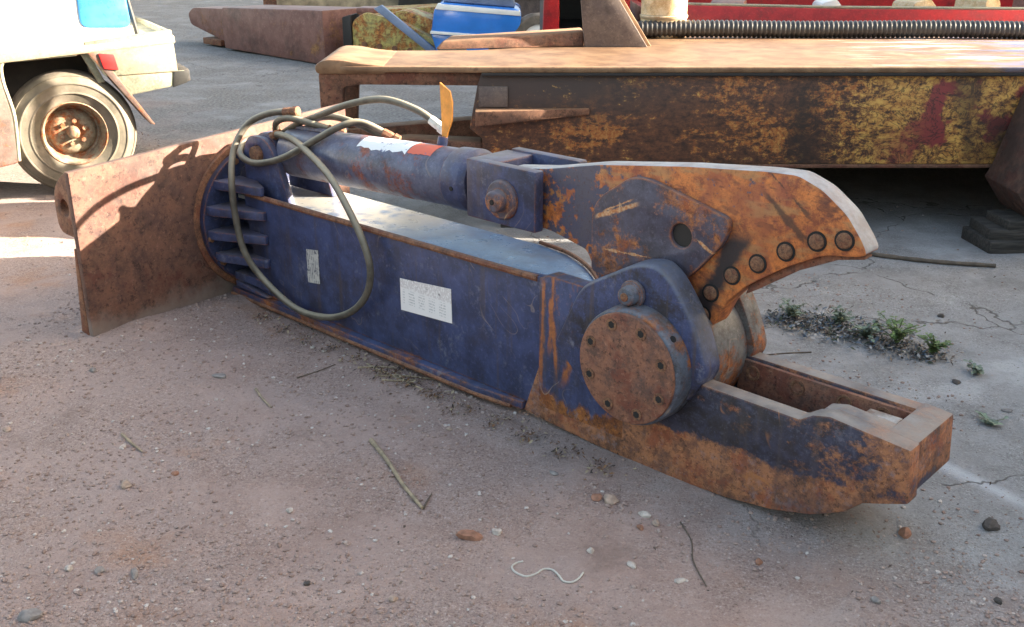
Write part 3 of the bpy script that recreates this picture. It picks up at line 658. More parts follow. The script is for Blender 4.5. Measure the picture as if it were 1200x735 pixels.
bmb(MB().prism([(-.14, 4.80), (7.0, 4.80), (7.0, 6.26), (-.14, 6.26)], .41, .429, axis=2), 'bottom_flange', 'beam_rust')
# open fork end: thick nose, post, lower bar
bmb(MB().prism(round_poly([(-.895, .50), (-.81, .50), (-.785, .79), (-.70, .80), (-.14, .795), (-.14, .858), (-.895, .858)], .02, 3), 4.815, 4.90), 'fork_bar', 'beam_rust')
bmb(MB().prism(round_poly([(-.895, .50), (-.81, .50), (-.785, .79), (-.70, .80), (-.14, .795), (-.14, .858), (-.895, .858)], .02, 3), 5.33, 5.40), 'fork_bar', 'beam_rust')
bmb(MB().prism(round_poly([(-.86, .43), (-.14, .43), (-.14, .53), (-.50, .545), (-.86, .50)], .015, 3), 4.82, 4.95), 'lower_bar', 'beam_rust')
bmb(MB().prism(round_poly([(-.86, .43), (-.14, .43), (-.14, .56), (-.86, .50)], .015, 3), 5.28, 5.40), 'lower_bar', 'beam_rust')
bmb(MB().prism(round_poly([(-.905, .850), (-.908, .892), (-.86, .915), (-.78, .912), (-.70, .896), (-.58, .8855), (-.58, .850)], .03, 3), 4.805, 5.40), 'nose_cap', 'beam_top', .012)
bmb(MB().hexa([(-.17, 4.70, .625), (.36, 4.785, .665), (.36, 4.80, .665), (-.17, 4.80, .625)], [(-.17, 4.70, .695), (.36, 4.785, .695), (.36, 4.80, .695), (-.17, 4.80, .695)]), 'side_rib', 'beam_rust')
bmb(MB().box((-.155, 4.79, .70), (-.02, 4.801, .795)), 'cheek_pad', 'gusset', .004)
bmb(MB().prism([(-.14, .844), (7.0, .842), (7.0, .857), (-.14, .857)], 4.776, 4.80), 'flange_weld', 'dark', .002)
# gusset plate standing on the boom, foot bracket at the right
bmb(MB().prism([(.385, .884), (.72, .884), (.56, 1.13), (.38, 1.55), (.20, 1.75), (.10, 1.75), (.36, 1.13)], 5.58, 5.63), 'ear_plate', 'gusset', .005)
bmb(MB().prism([(.62, .884), (.745, .884), (.585, 1.13), (.50, 1.30), (.38, 1.30), (.46, 1.13)], 5.632, 5.69), 'ear_rib', 'beam_top', .004)
bmb(MB().prism([(2.36, .80), (2.27, .45), (2.24, .38), (2.34, .245), (2.60, .245), (3.0, .42), (3.0, .80)], 4.43, 4.774), 'foot_bracket', 'darkrust', .006)
bmb(MB().prism([(2.40, .25), (2.60, .60), (2.66, .60), (2.47, .25)], 4.38, 4.428), 'bracket_rib', 'pink_rust', .006)
# timber blocks
for i, (x0, y0, z0, dx, dy, dz, rz, lab) in enumerate((
        (2.66, 4.90, .0, .72, .30, .062, .05, 'dark weathered timber block at the bottom of the stack under the boom foot'),
        (2.64, 4.89, .063, .64, .26, .050, -.04, 'dark weathered timber block in the middle of the stack under the boom foot'),
        (2.66, 4.90, .114, .54, .22, .042, .08, 'thin weathered timber packer topmost of the stack under the boom foot'))):
    o = MB().box((-dx / 2, -dy / 2, -.008), (dx / 2, dy / 2, dz)).build('timber_block', 'timber', None, .008)
    o.location = (x0, y0, z0); o.rotation_euler.z = rz; tag(o, lab, 'timber', 'timber blocks under the boom')
o = MB().box((-.11, -.75, -.01), (.11, .75, .331)).build('timber_block', 'timber', None, .008); o.location = (.05, 5.96, 0)
tag(o, 'tall timber bearer under the fork end of the boom', 'timber', 'timber blocks under the boom')
# corrugated pipe on the boom
path = [(.71 + i * .0073, 6.46 + .03 * math.sin(i * .012), .893 + .003 * math.sin(i * .03)) for i in range(440)]
o = MB().tube(path, .05, 14, rf=lambda i: .0535 if (i // 2) % 2 else .0465).build('corrugated_pipe', 'corr', None, 0, sharp=80)
tag(o, 'black corrugated pipe lying along the top of the boom', 'pipe')
# drum on the boom
dr = empty('cream_drum', (.94, 6.585, .840)); tag(dr, 'cream and orange rusty drum standing on the boom behind the pipe', 'drum'); dr.scale = (1.07,) * 3
MB().lathe((0, 0, 0), (0, 0, 1), [(0, .125), (.008, .132), (.11, .132), (.118, .140), (.126, .132), (.30, .132), (.31, .137), (.318, .13), (.318, .12), (.30, .115)], 40).build('drum_body', 'bucket', dr)
MB().lathe((0, 0, .100), (0, 0, 1), [(0, .1335), (.012, .1385), (.026, .1335)], 40, caps=False).build('drum_band', 'tan', dr)
# rusty channel lying on the boom
o = MB().hexa([(-.43, 5.86, .840), (.41, 6.01, .840), (.41, 6.27, .840), (-.41, 6.12, .840)], [(-.39, 5.90, .883), (.41, 6.03, .926), (.41, 6.245, .926), (-.35, 6.095, .894)]).build('rusted_channel', 'beam_rust', None, .012)
tag(o, 'purple brown rusted channel lying on the boom against its ear plate', 'steel channel')

# ------------------------------------------------------------------ red tipper trailer behind the boom
TR = empty('red_trailer', (2.80, 7.86, 0)); TR.scale = (1.07, 1.07, .955); tag(TR, 'red painted tipper trailer body parked behind the boom', 'trailer')
MB().prism([(-1.75, .42), (1.9, .42), (1.9, .985), (-.6, 1.005), (-1.55, 1.03), (-1.75, .90)], -.62, -.57).build('side_wall', 'red', TR, .006)
MB().prism([(-1.75, .42), (1.9, .42), (1.9, 1.25), (-1.75, 1.25)], .60, .65).build('side_wall', 'red', TR, .006)
MB().box((-1.72, -.57, .70), (1.88, .60, .74)).build('tray_floor', 'red', TR, .004)
MB().box((-1.75, -.575, .60), (-1.70, .60, .98)).build('end_wall', 'red', TR, .004)
MB().box((1.86, -.575, .60), (1.90, .60, 1.2)).build('end_wall', 'red', TR, .004)
MB().tube([(-1.56, -.60, 1.035), (-.6, -.60, 1.012), (1.9, -.60, .992)], .012, 8).build('top_rail', 'cream', TR)
for x in (-.9, .6):
    for y in (-.5, .42):
        wo = MB().lathe((x, y - .1, .32), (0, 1, 0), [(0, .18), (0, .28), (.03, .32), (.17, .32), (.2, .28), (.2, .18)], 28).build('wheel', 'tread', TR)
        MB().lathe((x, y - .08, .32), (0, 1, 0), [(0, .18), (.16, .18)], 20).build('rim', 'rim', wo)
MB().box((-1.7, -.3, .34), (1.85, .3, .42)).build('chassis', 'chassis_steel', TR)
for k, (x, y, sx, h, mt, lab) in enumerate(((2.08, 7.05, .10, .30, 'white', 'white scrap offcut lying in the red trailer'), (2.62, 6.95, .13, .31, 'bucket', 'flat cream scrap panel lying in the red trailer'),
                                            (3.02, 6.92, .12, .34, 'bucket', 'tan scrap block lying in the red trailer'), (3.42, 7.0, .10, .40, 'pink_rust', 'pinkish scrap lump lying in the red trailer'),
                                            (1.45, 7.15, .12, .29, 'pink_rust', 'rusty pink scrap bracket lying in the red trailer'))):
    z0 = .705
    o = MB().prism(round_poly([(-sx, 0), (sx, 0), (sx * .8, h * .8), (sx * .3, h), (-sx * .7, h * .9)], .02, 2), -.12, .12).build('scrap_piece', mt, None, .008)
    o.location = (x * 1.08, y + .56, z0); o.rotation_euler.z = .3 * k; tag(o, lab, 'scrap', 'scrap in the red trailer')
# red cab with dark opening
CB = empty('red_cab', (.42, 7.45, 0)); tag(CB, 'stripped red vehicle cab with dark opening behind the boom ear plate', 'vehicle cab')
MB().prism([(-.22, .35), (-.09, .35), (-.09, 1.6), (-.18, 1.6)], -.05, .03).build('door_pillar', 'red', CB, .012)
MB().prism([(.30, .35), (.40, .35), (.40, 1.6), (.32, 1.6)], -.05, .03).build('door_pillar', 'red', CB, .012)
MB().box((-.22, -.05, .25), (.40, 1.0, .42)).build('sill', 'red', CB, .01)
MB().box((-.22, -.05, 1.6), (.40, 1.0, 1.66)).build('roof', 'red', CB, .01)
MB().box((-.18, .95, .42), (.38, 1.0, 1.6)).build('back_panel', 'black', CB)
MB().box((-.20, .03, .42), (-.17, .95, 1.6)).build('side_panel', 'black', CB)
MB().box((.35, .03, .42), (.38, .95, 1.6)).build('side_panel', 'black', CB)
MB().box((-.13, .25, .42), (.33, .9, .80)).build('seat', 'black', CB, .05)
for x in (-.12, .30): MB().box((x - .05, .0, .0), (x + .05, .9, .26)).build('skid', 'chassis_steel', CB)
# wheel leaning beside the cab
WH = empty('loose_wheel', (.30, 11.2, 0), .2, 0, R(-6)); tag(WH, 'grey loose wheel with white rim leaning against the blue vehicle shell', 'wheel')
wz = .80
MB().lathe((0, 0, .31), (0, 1, 0), [(0, .19), (0, .28), (.03, .31), (.15, .31), (.18, .28), (.18, .19)], 36, caps=False).build('tyre', 'tread', WH)
MB().lathe((0, .02, .31), (0, 1, 0), [(0, .19), (.02, .18), (.05, .12), (.06, .05), (.06, .0001)], 32).build('rim', 'white', WH)
# blue striped car shell
BC = empty('blue_vehicle_shell', (-.26, 11.6, 0)); tag(BC, 'bright blue striped vehicle shell resting behind the boom', 'vehicle shell')
def bc(mb, n, mt, bev=.01): return mb.build(n, mt, BC, bev)
bc(MB().prism([(-.60, .40), (.34, .33), (.36, .62), (.30, .66), (-.48, .72), (-.56, .66)], -.40, .60), 'body', 'blueveh', .03)
bc(MB().prism([(-.61, .405), (.345, .335), (.35, .365), (-.60, .435)], -.412, -.38), 'stripe', 'white', .003)
bc(MB().prism([(-.55, .655), (.352, .585), (.345, .635), (-.52, .710)], -.412, -.3), 'stripe', 'white', .004)
bc(MB().prism([(-.48, .722), (.30, .662), (.20, .98), (-.30, 1.02)], -.34, .5), 'cabin', 'greyblue', .03)
bc(MB().prism([(-.52, .12), (.30, .10), (.34, .329), (-.60, .399)], -.36, .58), 'sill', 'blueveh', .01)
for x in (-.38, .16):
    bc(MB().lathe((x, -.38, .17), (0, 1, 0), [(0, .10), (0, .14), (.02, .17), (.14, .17), (.16, .14), (.16, .10)], 24), 'wheel', 'tread', 0)
bc(MB().box((-.38, -.372, .30), (-.28, -.35, .36)), 'vent', 'black', .004)

# ------------------------------------------------------------------ pink rusted boom section further back
PB = empty('rusted_stick', (-2.9, 12.6, 0), math.atan2(-1.75, 1.75)); tag(PB, 'pinkish brown rusted stick section with pointed nose lying on the ground', 'boom section')
MB().prism([(-1.02, .02), (1.15, .0), (1.15, .60), (-1.0, .52), (-1.05, .40)], -.02, .62).build('body', 'pink_rust', PB, .02)
MB().prism(round_poly([(-2.05, .24), (-1.1, .06), (-1.05, .06), (-1.05, .49), (-1.95, .46), (-2.1, .38)], .06, 4), .10, .46).build('nose', 'pink_rust', PB, .015)
MB().box((-1.13, .04, .22), (-1.03, .10, .40)).build('slot', 'hole', PB)
MB().box((-1.7, .06, .02), (-1.25, .4, .10)).build('foot', 'rust_edge', PB, .01)
# mossy yellow bucket linkage
YL = empty('yellow_linkage', (-1.30, 11.5, 0), R(-10)); tag(YL, 'mossy yellow and rust coloured machine linkage with grey diagonal strut', 'machine part')
MB().prism(round_poly([(-.46, .0), (.62, .0), (.62, .22), (.40, .36), (.12, .50), (-.30, .60), (-.46, .50)], .06, 4), 0, .5).build('housing', 'yellowgreen', YL, .02)
MB().prism(round_poly([(-.56, .0), (-.462, .0), (-.462, .57), (-.56, .54)], .01, 2), -.02, .3).build('end_plate', 'dark', YL, .006)
MB().prism([(-.18, .64), (.46, .16), (.54, .12), (.57, .17), (-.09, .68)], -.08, -.03).build('strut', 'greyblue', YL, .006)
MB().prism(round_poly([(-.02, .44), (.42, .36), (.50, .42), (.44, .52), (.10, .62), (-.05, .58)], .05, 4), .1, .5).build('cap_plate', 'yellowgreen', YL, .02)
MB().prism([(-.42, .57), (-.2, .57), (-.2, .64), (-.42, .64)], .05, .3).build('pad', 'pink_rust', YL, .02)
for k in range(5): MB().cyl((-.32 + k * .17, .001, .26 - k * .02), (-.32 + k * .17, -.02, .26 - k * .02), .03, n=10).build('bolt', 'bolt', YL)
# scrap behind
o = MB().prism(round_poly([(-1.1, 0), (.5, 0), (.5, .62), (.1, .72), (-1.1, .66)], .05, 3), 0, .8).build('steel_attachment', 'tan', None, .02)
o.location = (-1.9, 13.6, 0); tag(o, 'tan steel attachment behind the mossy yellow linkage', 'machine part')
o = MB().prism(round_poly([(-.5, 0), (.5, 0), (.42, .85), (-.40, .95)], .08, 4), 0, .6).build('black_drum_rack', 'black', None, .02)
o.location = (-.95, 13.0, 0); tag(o, 'black steel housing between yellow linkage and blue vehicle shell', 'machine part')
o = MB().prism(round_poly([(-.9, 0), (.7, 0), (.85, .42), (.2, .60), (-.8, .56)], .06, 3), 0, .5).build('mossy_bucket', 'yellowgreen', None, .02)
o.location = (-.95, 12.35, 0); o.rotation_euler.z = .12; tag(o, 'mossy yellow bucket shell behind the linkage strut', 'machine part')
for k_, (x, y, L_, z, rz, mt, lab) in enumerate(((-1.75, 14.9, 1.3, .0, .3, 'pink_rust', 'pinkish rusted girder lying behind the tan attachment'), (-2.6, 15.6, 1.1, .0, -.2, 'rust_edge', 'orange rusted girder lying far behind the stick section'),
                                                (-.2, 14.2, .9, .0, .5, 'gusset', 'grey brown girder lying behind the blue vehicle shell'))):
    g = empty('steel_girder', (x, y, z), rz); tag(g, lab, 'girder')
    MB().box((-L_, -.15, -.01), (L_, .15, .06)).build('flange', mt, g, .006); MB().box((-L_, -.02, .0605), (L_, .02, .6395)).build('web', mt, g, .004); MB().box((-L_, -.15, .64), (L_, .15, .70)).build('flange', mt, g, .006)
# corrugated container far right
CT = empty('shipping_container', (7.6, 13.5, 0)); tag(CT, 'grey blue corrugated shipping container beyond the red trailer', 'container')
pts = []
for i in range(31):
    x = -1.2 + i * .2; pts += [(x, 0), (x + .06, .05), (x + .12, .05), (x + .18, 0)]
prof = pts + [(pts[-1][0], 2.4), (pts[0][0], 2.4)]
MB().prism(prof, .08, 2.5, axis=2).build('corrugated_wall', 'container', CT)
MB().box((-1.28, -.04, .0), (-1.19, 2.45, 2.6)).build('corner_frame', 'container', CT, .01)
MB().box((-1.19, -.03, 2.5), (4.9, 2.45, 2.6)).build('roof_frame', 'container', CT, .01)

# ------------------------------------------------------------------ pickup at the left
PK = empty('pickup_truck', (-2.56, 5.91, 0), math.atan2(.475, .88), R(-3.6)); tag(PK, 'old cream and white pickup with dusty wheel and pale blue canopy corner', 'pickup truck')
def pk(mb, n, mt, bev=.006, parent=PK): return mb.build(n, mt, parent, bev)
def wheel(x, y, sgn):
    wn = MB().lathe((x, y, .35), (0, 1, 0), [(.03, .170), (.008, .180), (-.004, .205), (-.014, .232), (-.020, .235), (-.020, .241), (-.017, .245), (-.019, .285), (-.023, .288), (-.023, .294), (-.016, .298), (.002, .330), (.000, .333), (.006, .337), (.04, .351), (.17, .351), (.20, .335), (.215, .29), (.21, .170)], 64, caps=False).build('wheel', 'tyre', PK)
    MB().lathe((x, y, .35), (0, 1, 0), [(.038, .3515), (.055, .354), (.155, .354), (.172, .3515)], 64, caps=False).build('tread', 'tread', wn)
    rm = MB().lathe((x, y, .35), (0, 1, 0), [(.006, .186), (.002, .180), (.012, .172), (.06, .160), (.100, .150), (.105, .135), (.080, .120), (.070, .095), (.080, .06), (.082, .0001)], 48, caps=False).build('rim', 'rim', wn)
    MB().lathe((x, y + .084, .35), (0, -1, 0), [(0, .038), (.05, .034), (.062, .028), (.07, .016)], 24).build('hub_cap', 'rim', wn)
    for k in range(6):
        a = R(60 * k + 15)
        MB().cyl((x + .068 * math.cos(a), y + .085, .35 + .068 * math.sin(a)), (x + .068 * math.cos(a), y + .052, .35 + .068 * math.sin(a)), .014, n=6).build('wheel_nut', 'rim', wn)
wheel(.05, .02, 1); wheel(.05, 1.35, 1); wheel(-2.75, .02, 1); wheel(-2.75, 1.35, 1)
pk(MB().box((-1.25, -.02, .795), (.70, 1.62, .845)), 'tray_rail', 'cream', .010)
pk(MB().box((-1.25, -.012, .80), (.22, .03, .875)), 'tray_edge', 'cream', .008)
pk(MB().prism([(.28, .655), (.685, .635), (.69, .875), (.20, .86), (.20, .80)], -.016, .02), 'rear_side_panel', 'cream', .006)
pk(MB().prism([(.36, .53), (.70, .555), (.735, .63), (.30, .652)], -.014, .05), 'bumper_end', 'cream', .008)
pk(MB().box((.69, .03, .56), (.76, 1.6, .64)), 'rear_bumper', 'chassis_steel', .012)
pk(MB().prism([(.64, .545), (.73, .565), (.755, .632), (.66, .638)], -.020, -.012), 'bumper_corner', 'black', .004)
pk(MB().box((.66, .02, .64), (.69, 1.6, .87)), 'tailgate', 'cream', .006)
pk(MB().prism([(.275, .70), (.355, .685), (.345, .775), (.262, .79)], -.030, -.014), 'tail_lamp', 'lamp', .005)
pk(MB().prism([(-.62, .20), (-.275, .24), (-.25, .50), (-.265, .79), (-.62, .80)], -.012, .03), 'front_fender', 'fender', .012)
pk(MB().tube(catmull([(-.275, .0, .25), (-.245, .0, .50), (-.26, .0, .70), (-.235, .0, .80), (-.12, .0, .803), (.15, .0, .80)], 5), .013, 8), 'arch_lip', 'cream', 0)
pk(MB().prism([(.17, .80), (.215, .80), (.275, .62), (.235, .62)], .02, .05), 'tray_stay', 'cream', .004)
pk(MB().hexa([(.475, -.02, .35), (.50, -.02, .345), (.50, .22, .345), (.475, .22, .35)], [(.205, -.02, .80), (.262, -.02, .80), (.262, .22, .80), (.205, .22, .80)]), 'mud_flap', 'fender', .004)
pk(MB().box((-.9, .25, .30), (.22, 1.38, .79)), 'chassis', 'chassis_steel', .01)
pk(MB().prism([(-3.6, .30), (-1.26, .30), (-1.26, .80), (-1.30, 1.45), (-2.3, 1.45), (-2.7, .95), (-3.6, .88)], .0, 1.6), 'cab_body', 'white', .03)
pk(MB().box((-1.24, .015, .846), (.455, 1.58, 1.62)), 'canopy', 'whitebody', .035)
pk(MB().box((-1.15, .010, .875), (.10, .0165, 1.0)), 'canopy_panel', 'whitebody', .003)
pk(MB().prism(round_poly([(.20, .935), (.475, .905), (.475, 1.5), (.235, 1.5)], .05, 4), .006, .30), 'canopy_corner', 'canopyblue', .012)
pk(MB().tube([(.515, .10, .845), (.495, .10, 1.05), (.485, .10, 1.5)], .014, 8), 'canopy_post', 'black', 0)

# ------------------------------------------------------------------ unseen blocks added outside the picture to throw the shade
def shade_block(name, x0, y0, x1, y1, h, lab):
    e = empty(name, ((x0 + x1) / 2, (y0 + y1) / 2, 0)); tag(e, lab, 'shade_block')
    hx, hy = (x1 - x0) / 2, (y1 - y0) / 2
    MB().box((-hx, -hy, -.1), (hx, hy, h)).build('wall', 'shade_block', e, .01)
    MB().hexa([(-hx - .12, -hy - .12, h + .003), (hx + .12, -hy - .12, h + .003), (hx + .12, hy + .12, h + .003), (-hx - .12, hy + .12, h + .003)],
              [(-hx - .12, -hy - .12, h + .08), (hx + .12, -hy - .12, h + .4), (hx + .12, hy + .12, h + .4), (-hx - .12, hy + .12, h + .08)]).build('roof', 'shade_block', e)
    return e
shade_block('low_shade_block', 8.2, 4.01, 12, 5.36, 3.5, 'low galvanised block added to shade the yard, outside the picture')
shade_block('far_shade_block', 9.2, 7.7, 13, 34, 8.0, 'galvanised block added far right to shade the ground behind, outside the picture')
shade_block('tall_shade_block', 8.2, -12, 13, 4.0, 6.0, 'tall galvanised block added right of the yard for shade, outside the picture')

# ------------------------------------------------------------------ loose stones, sticks, wire, weeds
ico = bmesh.new(); bmesh.ops.create_icosphere(ico, subdivisions=1, radius=1)
ICV = np.array([v.co[:] for v in ico.verts]); ICF = np.array([[v.index for v in f.verts] for f in ico.faces]); ico.free()
def stone_mat(name, c0, c1, c2):
    t = NT(name, .9, 0, .2)
    rp = t.geo()['Random Per Island']
    c = t.mix(t.ss(rp, 0, .5), c0, c1); c = t.mix(t.ss(rp, .84, 1.0), c, c2)
    c = t.mix(t.math('MULTIPLY', t.ss(t.noise(120, 3, .6), .5, .65), .4), c, tuple(x * .6 for x in c0))
    t.col(c); t.bump(t.noise(180, 3), .3, .003); return t.m
M['gravel'] = stone_mat('gravel_stones', (.225, .158, .135), (.31, .235, .205), (.47, .42, .39))
def make_stone(x, y, r, c, label, flat=.6, group=None):
    bm = bmesh.new(); bmesh.ops.create_icosphere(bm, subdivisions=2, radius=1)
    ph = rng.random(6) * 6
    sx, sy = rng.uniform(.8, 1.35), rng.uniform(.7, 1.0)
    for v in bm.verts:
        k = 1 + .16 * math.sin(v.co.x * 3 + ph[0]) + .14 * math.sin(v.co.y * 3.7 + ph[1]) + .12 * math.sin(v.co.z * 4 + v.co.x * 2 + ph[2]) + rng.uniform(-.05, .05)
        v.co = Vector((v.co.x * sx, v.co.y * sy, v.co.z * flat)) * (r * k)
    me = bpy.data.meshes.new('stone'); bm.to_mesh(me); bm.free()
    key = 'stone_%s' % c[0]
    if key not in M: M[key] = simple(key, c[1], .85, .3, 40, bump=.4, spec=.2)
    me.materials.append(M[key])
    for p in me.polygons: p.use_smooth = True
    me.set_sharp_from_angle(angle=R(32))
    o = bpy.data.objects.new('stone', me); col.objects.link(o); o.location = (x, y, gz(x, y) + r * flat * .38); o.rotation_euler.z = rng.random() * 6
    tag(o, label, 'stone', group)
GREY, REDC, PALE, DARK = ('grey', (.22, .20, .19)), ('red', (.27, .14, .095)), ('pale', (.42, .37, .33)), ('dark', (.075, .065, .06))
TAN = ('tan', (.33, .25, .20))
make_stone(-1.099, 2.552, .020, TAN, 'tan stone alone on open dirt in front of the rusty plate')
make_stone(-1.03, 3.296, .026, GREY, 'flat grey stone lying near the foot of the rusty plate', .35)
make_stone(-.111, 2.292, .023, REDC, 'reddish brick chip between the long stick and the bent wire')
make_stone(.272, 2.469, .021, TAN, 'tan stone touching a darker stone near the pivot cover')
make_stone(.235, 2.482, .017, REDC, 'dark reddish stone touching a tan stone near the pivot cover')
make_stone(1.03, 2.303, .020, REDC, 'rusty brown stone under the lower jaw tip')
make_stone(1.268, 2.335, .025, DARK, 'dark clod on the cracked hardstand beyond the jaw tip')
GS = 'small loose stones on the dirt'
for x, y, r, c in ((.358, 2.395, .015, PALE), (.383, 2.352, .014, TAN), (.34, 2.33, .011, REDC), (-1.188, 2.78, .012, PALE), (-.605, 2.416, .010, PALE),
                   (-1.113, 1.965, .026, GREY), (-1.02, 2.14, .015, GREY), (-1.10, 2.15, .012, PALE), (-.93, 2.13, .013, GREY), (.30, 2.16, .012, PALE), (.41, 2.1, .011, PALE),
                   (-.75, 3.55, .012, PALE), (-.70, 3.52, .010, PALE), (-.2, 2.9, .009, TAN), (.12, 2.62, .011, GREY), (.20, 2.22, .012, PALE), (-.04, 2.31, .012, PALE),
                   (1.30, 2.95, .016, DARK), (1.55, 3.25, .014, DARK), (1.62, 3.02, .012, GREY), (.86, 2.02, .012, GREY), (1.15, 2.02, .014, DARK), (-1.6, 2.9, .012, TAN),
                   (-.5, 2.1, .010, DARK), (-.28, 2.02, .012, TAN), (.62, 2.18, .011, REDC), (-1.5, 3.35, .014, GREY), (1.75, 3.9, .016, DARK), (-.98, 2.62, .012, REDC)):
    make_stone(x, y, r, c, 'small loose stone scattered on the yard dirt', .6, GS)

N = 60000
gx_ = np.concatenate([rng.uniform(-1.9, 1.7, N), rng.uniform(-3.2, 3.2, N // 3)]); gy_ = np.concatenate([1.85 + 2.6 * rng.random(N) ** 1.5, rng.uniform(3, 8, N // 3)])
dens = .42 + 1.3 * n1(gx_ * 1.6 + 3, gy_ * 1.6) + 1.0 * n2(gx_ * 4.5, gy_ * 4.5 + 9)
keep = dens * (1.15 - np.clip((gx_ * .85 + gy_ * .5 - 1.3) / 1.6, 0, .85)) > rng.random(len(gx_)) * .95
gx_, gy_ = gx_[keep], gy_[keep]
k = len(gx_); rad = .0013 + .0055 * rng.random(k) ** 5
ang = rng.random(k) * 6.28; ca_, sa_ = np.cos(ang), np.sin(ang)
Vv = ICV[None] * (1 + rng.uniform(-.25, .25, (k, 12, 1))) * rad[:, None, None] * np.stack([np.ones(k) * 1.25, np.ones(k), rng.uniform(.5, .85, k)], -1)[:, None, :]
Vx = Vv[..., 0] * ca_[:, None] - Vv[..., 1] * sa_[:, None]; Vy = Vv[..., 0] * sa_[:, None] + Vv[..., 1] * ca_[:, None]
V = np.stack([Vx + gx_[:, None], Vy + gy_[:, None], Vv[..., 2] + (gh(gx_, gy_) + rad * .25)[:, None]], -1).reshape(-1, 3)
Fq = (ICF[None] + (np.arange(k) * 12)[:, None, None]).reshape(-1, 3)
me = bpy.data.meshes.new('gravel'); me.from_pydata(V, [], Fq); me.materials.append(M['gravel'])
o = bpy.data.objects.new('gravel', me); col.objects.link(o); tag(o, 'fine loose gravel scattered over the dirt', 'gravel', kind='stuff')

M['stick'] = simple('dry_stick', (.27, .21, .14), .85, .35, 30)
M['darkstick'] = simple('dark_twig', (.10, .075, .055), .85, .35, 30)
M['wire'] = simple('pale_plastic_cord', (.44, .42, .38), .6, .1, 20)
def on_ground(pts, r): return [(x, y, gz(x, y) + r * .8 + dz) for x, y, dz in [(p + (0,))[:3] for p in pts]]
def stick(pts, r, mat, label, name='stick', cat='stick', group=None, taper=.5):
    path = catmull(on_ground(pts, r), 6); n = len(path)
    o = MB().tube(path, r, 8, rf=lambda i: r * (1 - taper * i / n) * (1 + .12 * math.sin(i * 2.1))).build(name, mat); tag(o, label, cat, group)
stick([(-.434, 2.808), (-.37, 2.68), (-.31, 2.55), (-.245, 2.429)], .0075, 'stick', 'long straight dry stick lying on the dirt before the shear', taper=.35)
stick([(-.243, 2.43), (-.235, 2.47), (-.226, 2.51)], .004, 'darkstick', 'short dark twig touching the end of the long stick')
stick([(.028, 2.185), (.012, 2.18), (.0, 2.163), (.008, 2.138), (.035, 2.118), (.06, 2.128), (.078, 2.146), (.10, 2.142), (.115, 2.115), (.125, 2.09), (.145, 2.085), (.163, 2.10), (.175, 2.125)],
      .0026, 'wire', 'pale S shaped piece of cord lying on the dirt', 'bent_cord', 'cord', taper=0)
TG = 'dry twigs under the shear boom'
tl = 'dry twig in the litter beside the boom underside'
for pts in ([(-.47, 3.46), (-.40, 3.39), (-.33, 3.33)], [(-.43, 3.36), (-.33, 3.365), (-.20, 3.33)], [(-.36, 3.38), (-.30, 3.30), (-.245, 3.24)], [(-.50, 3.43), (-.42, 3.44), (-.36, 3.43)],
            [(-.40, 3.33), (-.34, 3.325), (-.28, 3.335)]):
    stick([(x - .055, y - .06) for x, y in pts], .0042, 'stick', tl, 'twig', 'twig', TG)
stick([(-.879, 3.19), (-.84, 3.12), (-.797, 3.058)], .0045, 'stick', 'thin pale twig near the hose loop side of the dirt', 'twig', 'twig')
stick([(-.76, 3.30), (-.70, 3.34), (-.64, 3.40)], .0028, 'darkstick', 'dark twig lying close to the boom below the hose loop', 'twig', 'twig')
stick([(-1.22, 2.86), (-1.17, 2.80), (-1.12, 2.75)], .005, 'stick', 'short straw coloured twig left of the tan stone', 'twig', 'twig')
stick([(.45, 2.36), (.465, 2.27), (.455, 2.18), (.47, 2.08)], .0022, 'darkstick', 'thin dark root running along the dirt below the jaw', 'twig', 'twig', taper=.2)
stick([(1.28, 4.95), (1.52, 4.86), (1.78, 4.70), (2.0, 4.60), (2.25, 4.53)], .013, 'darkstick', 'dark rusty bar lying on the ground under the boom', 'steel_bar', 'bar', taper=.3)
stick([(.93, 3.50), (1.02, 3.52), (1.12, 3.53)], .003, 'darkstick', 'thin dark wire strand lying beside the weeds', 'wire_strand', 'wire', taper=0)

# litter under the boom and round the weeds: uncountable scraps
def litter(name, spots, n, label, mat, size=(.006, .02)):
    vs, fs = [], []
    for i in range(n):
        cx_, cy_, sx, sy = spots[rng.integers(len(spots))]
        x, y = cx_ + rng.normal(0, sx), cy_ + rng.normal(0, sy); L_ = rng.uniform(*size); wd = L_ * rng.uniform(.15, .5); a = rng.random() * 6.28
        z = gz(x, y) + .003 + rng.random() * .008; tl_ = rng.normal(0, .35)
        dx, dy = math.cos(a), math.sin(a); b = len(vs)
        up = Vector((dx * math.cos(tl_), dy * math.cos(tl_), abs(math.sin(tl_)))); sd_ = Vector((-dy, dx, rng.normal(0, .3)))
        c = Vector((x, y, z))
        vs += [c, c + up * L_ * .5 + sd_ * wd * .5 + Vector((0, 0, .002)), c + up * L_, c + up * L_ * .5 - sd_ * wd * .5]; fs.append((b, b + 1, b + 2, b + 3))
    me = bpy.data.meshes.new(name); me.from_pydata(vs, [], fs); me.materials.append(mat)
    o = bpy.data.objects.new(name, me); col.objects.link(o); tag(o, label, 'litter', kind='stuff')
def litter_mat(name, cs):
    t = NT(name, .85, 0, .2); rp = t.geo()['Random Per Island']; c = cs[0]
    for i, cc in enumerate(cs[1:]):
        e = (i + 1) / len(cs); c = t.mix(t.math('GREATER_THAN', rp, e), c, cc)
    t.col(c); return t.m
spots = [(-1.0 + i * .105, 3.83 - i * .0985, .03, .03) for i in range(13)]
litter('boom_litter', [(-.42, 3.32, .06, .04), (-.33, 3.24, .06, .04), (-.42, 3.33, .05, .03)] + spots, 1300, 'dry leaf and bark litter gathered along the boom underside', litter_mat('dry_litter', [(.10, .06, .04), (.20, .11, .06), (.30, .24, .16), (.05, .04, .035)]))
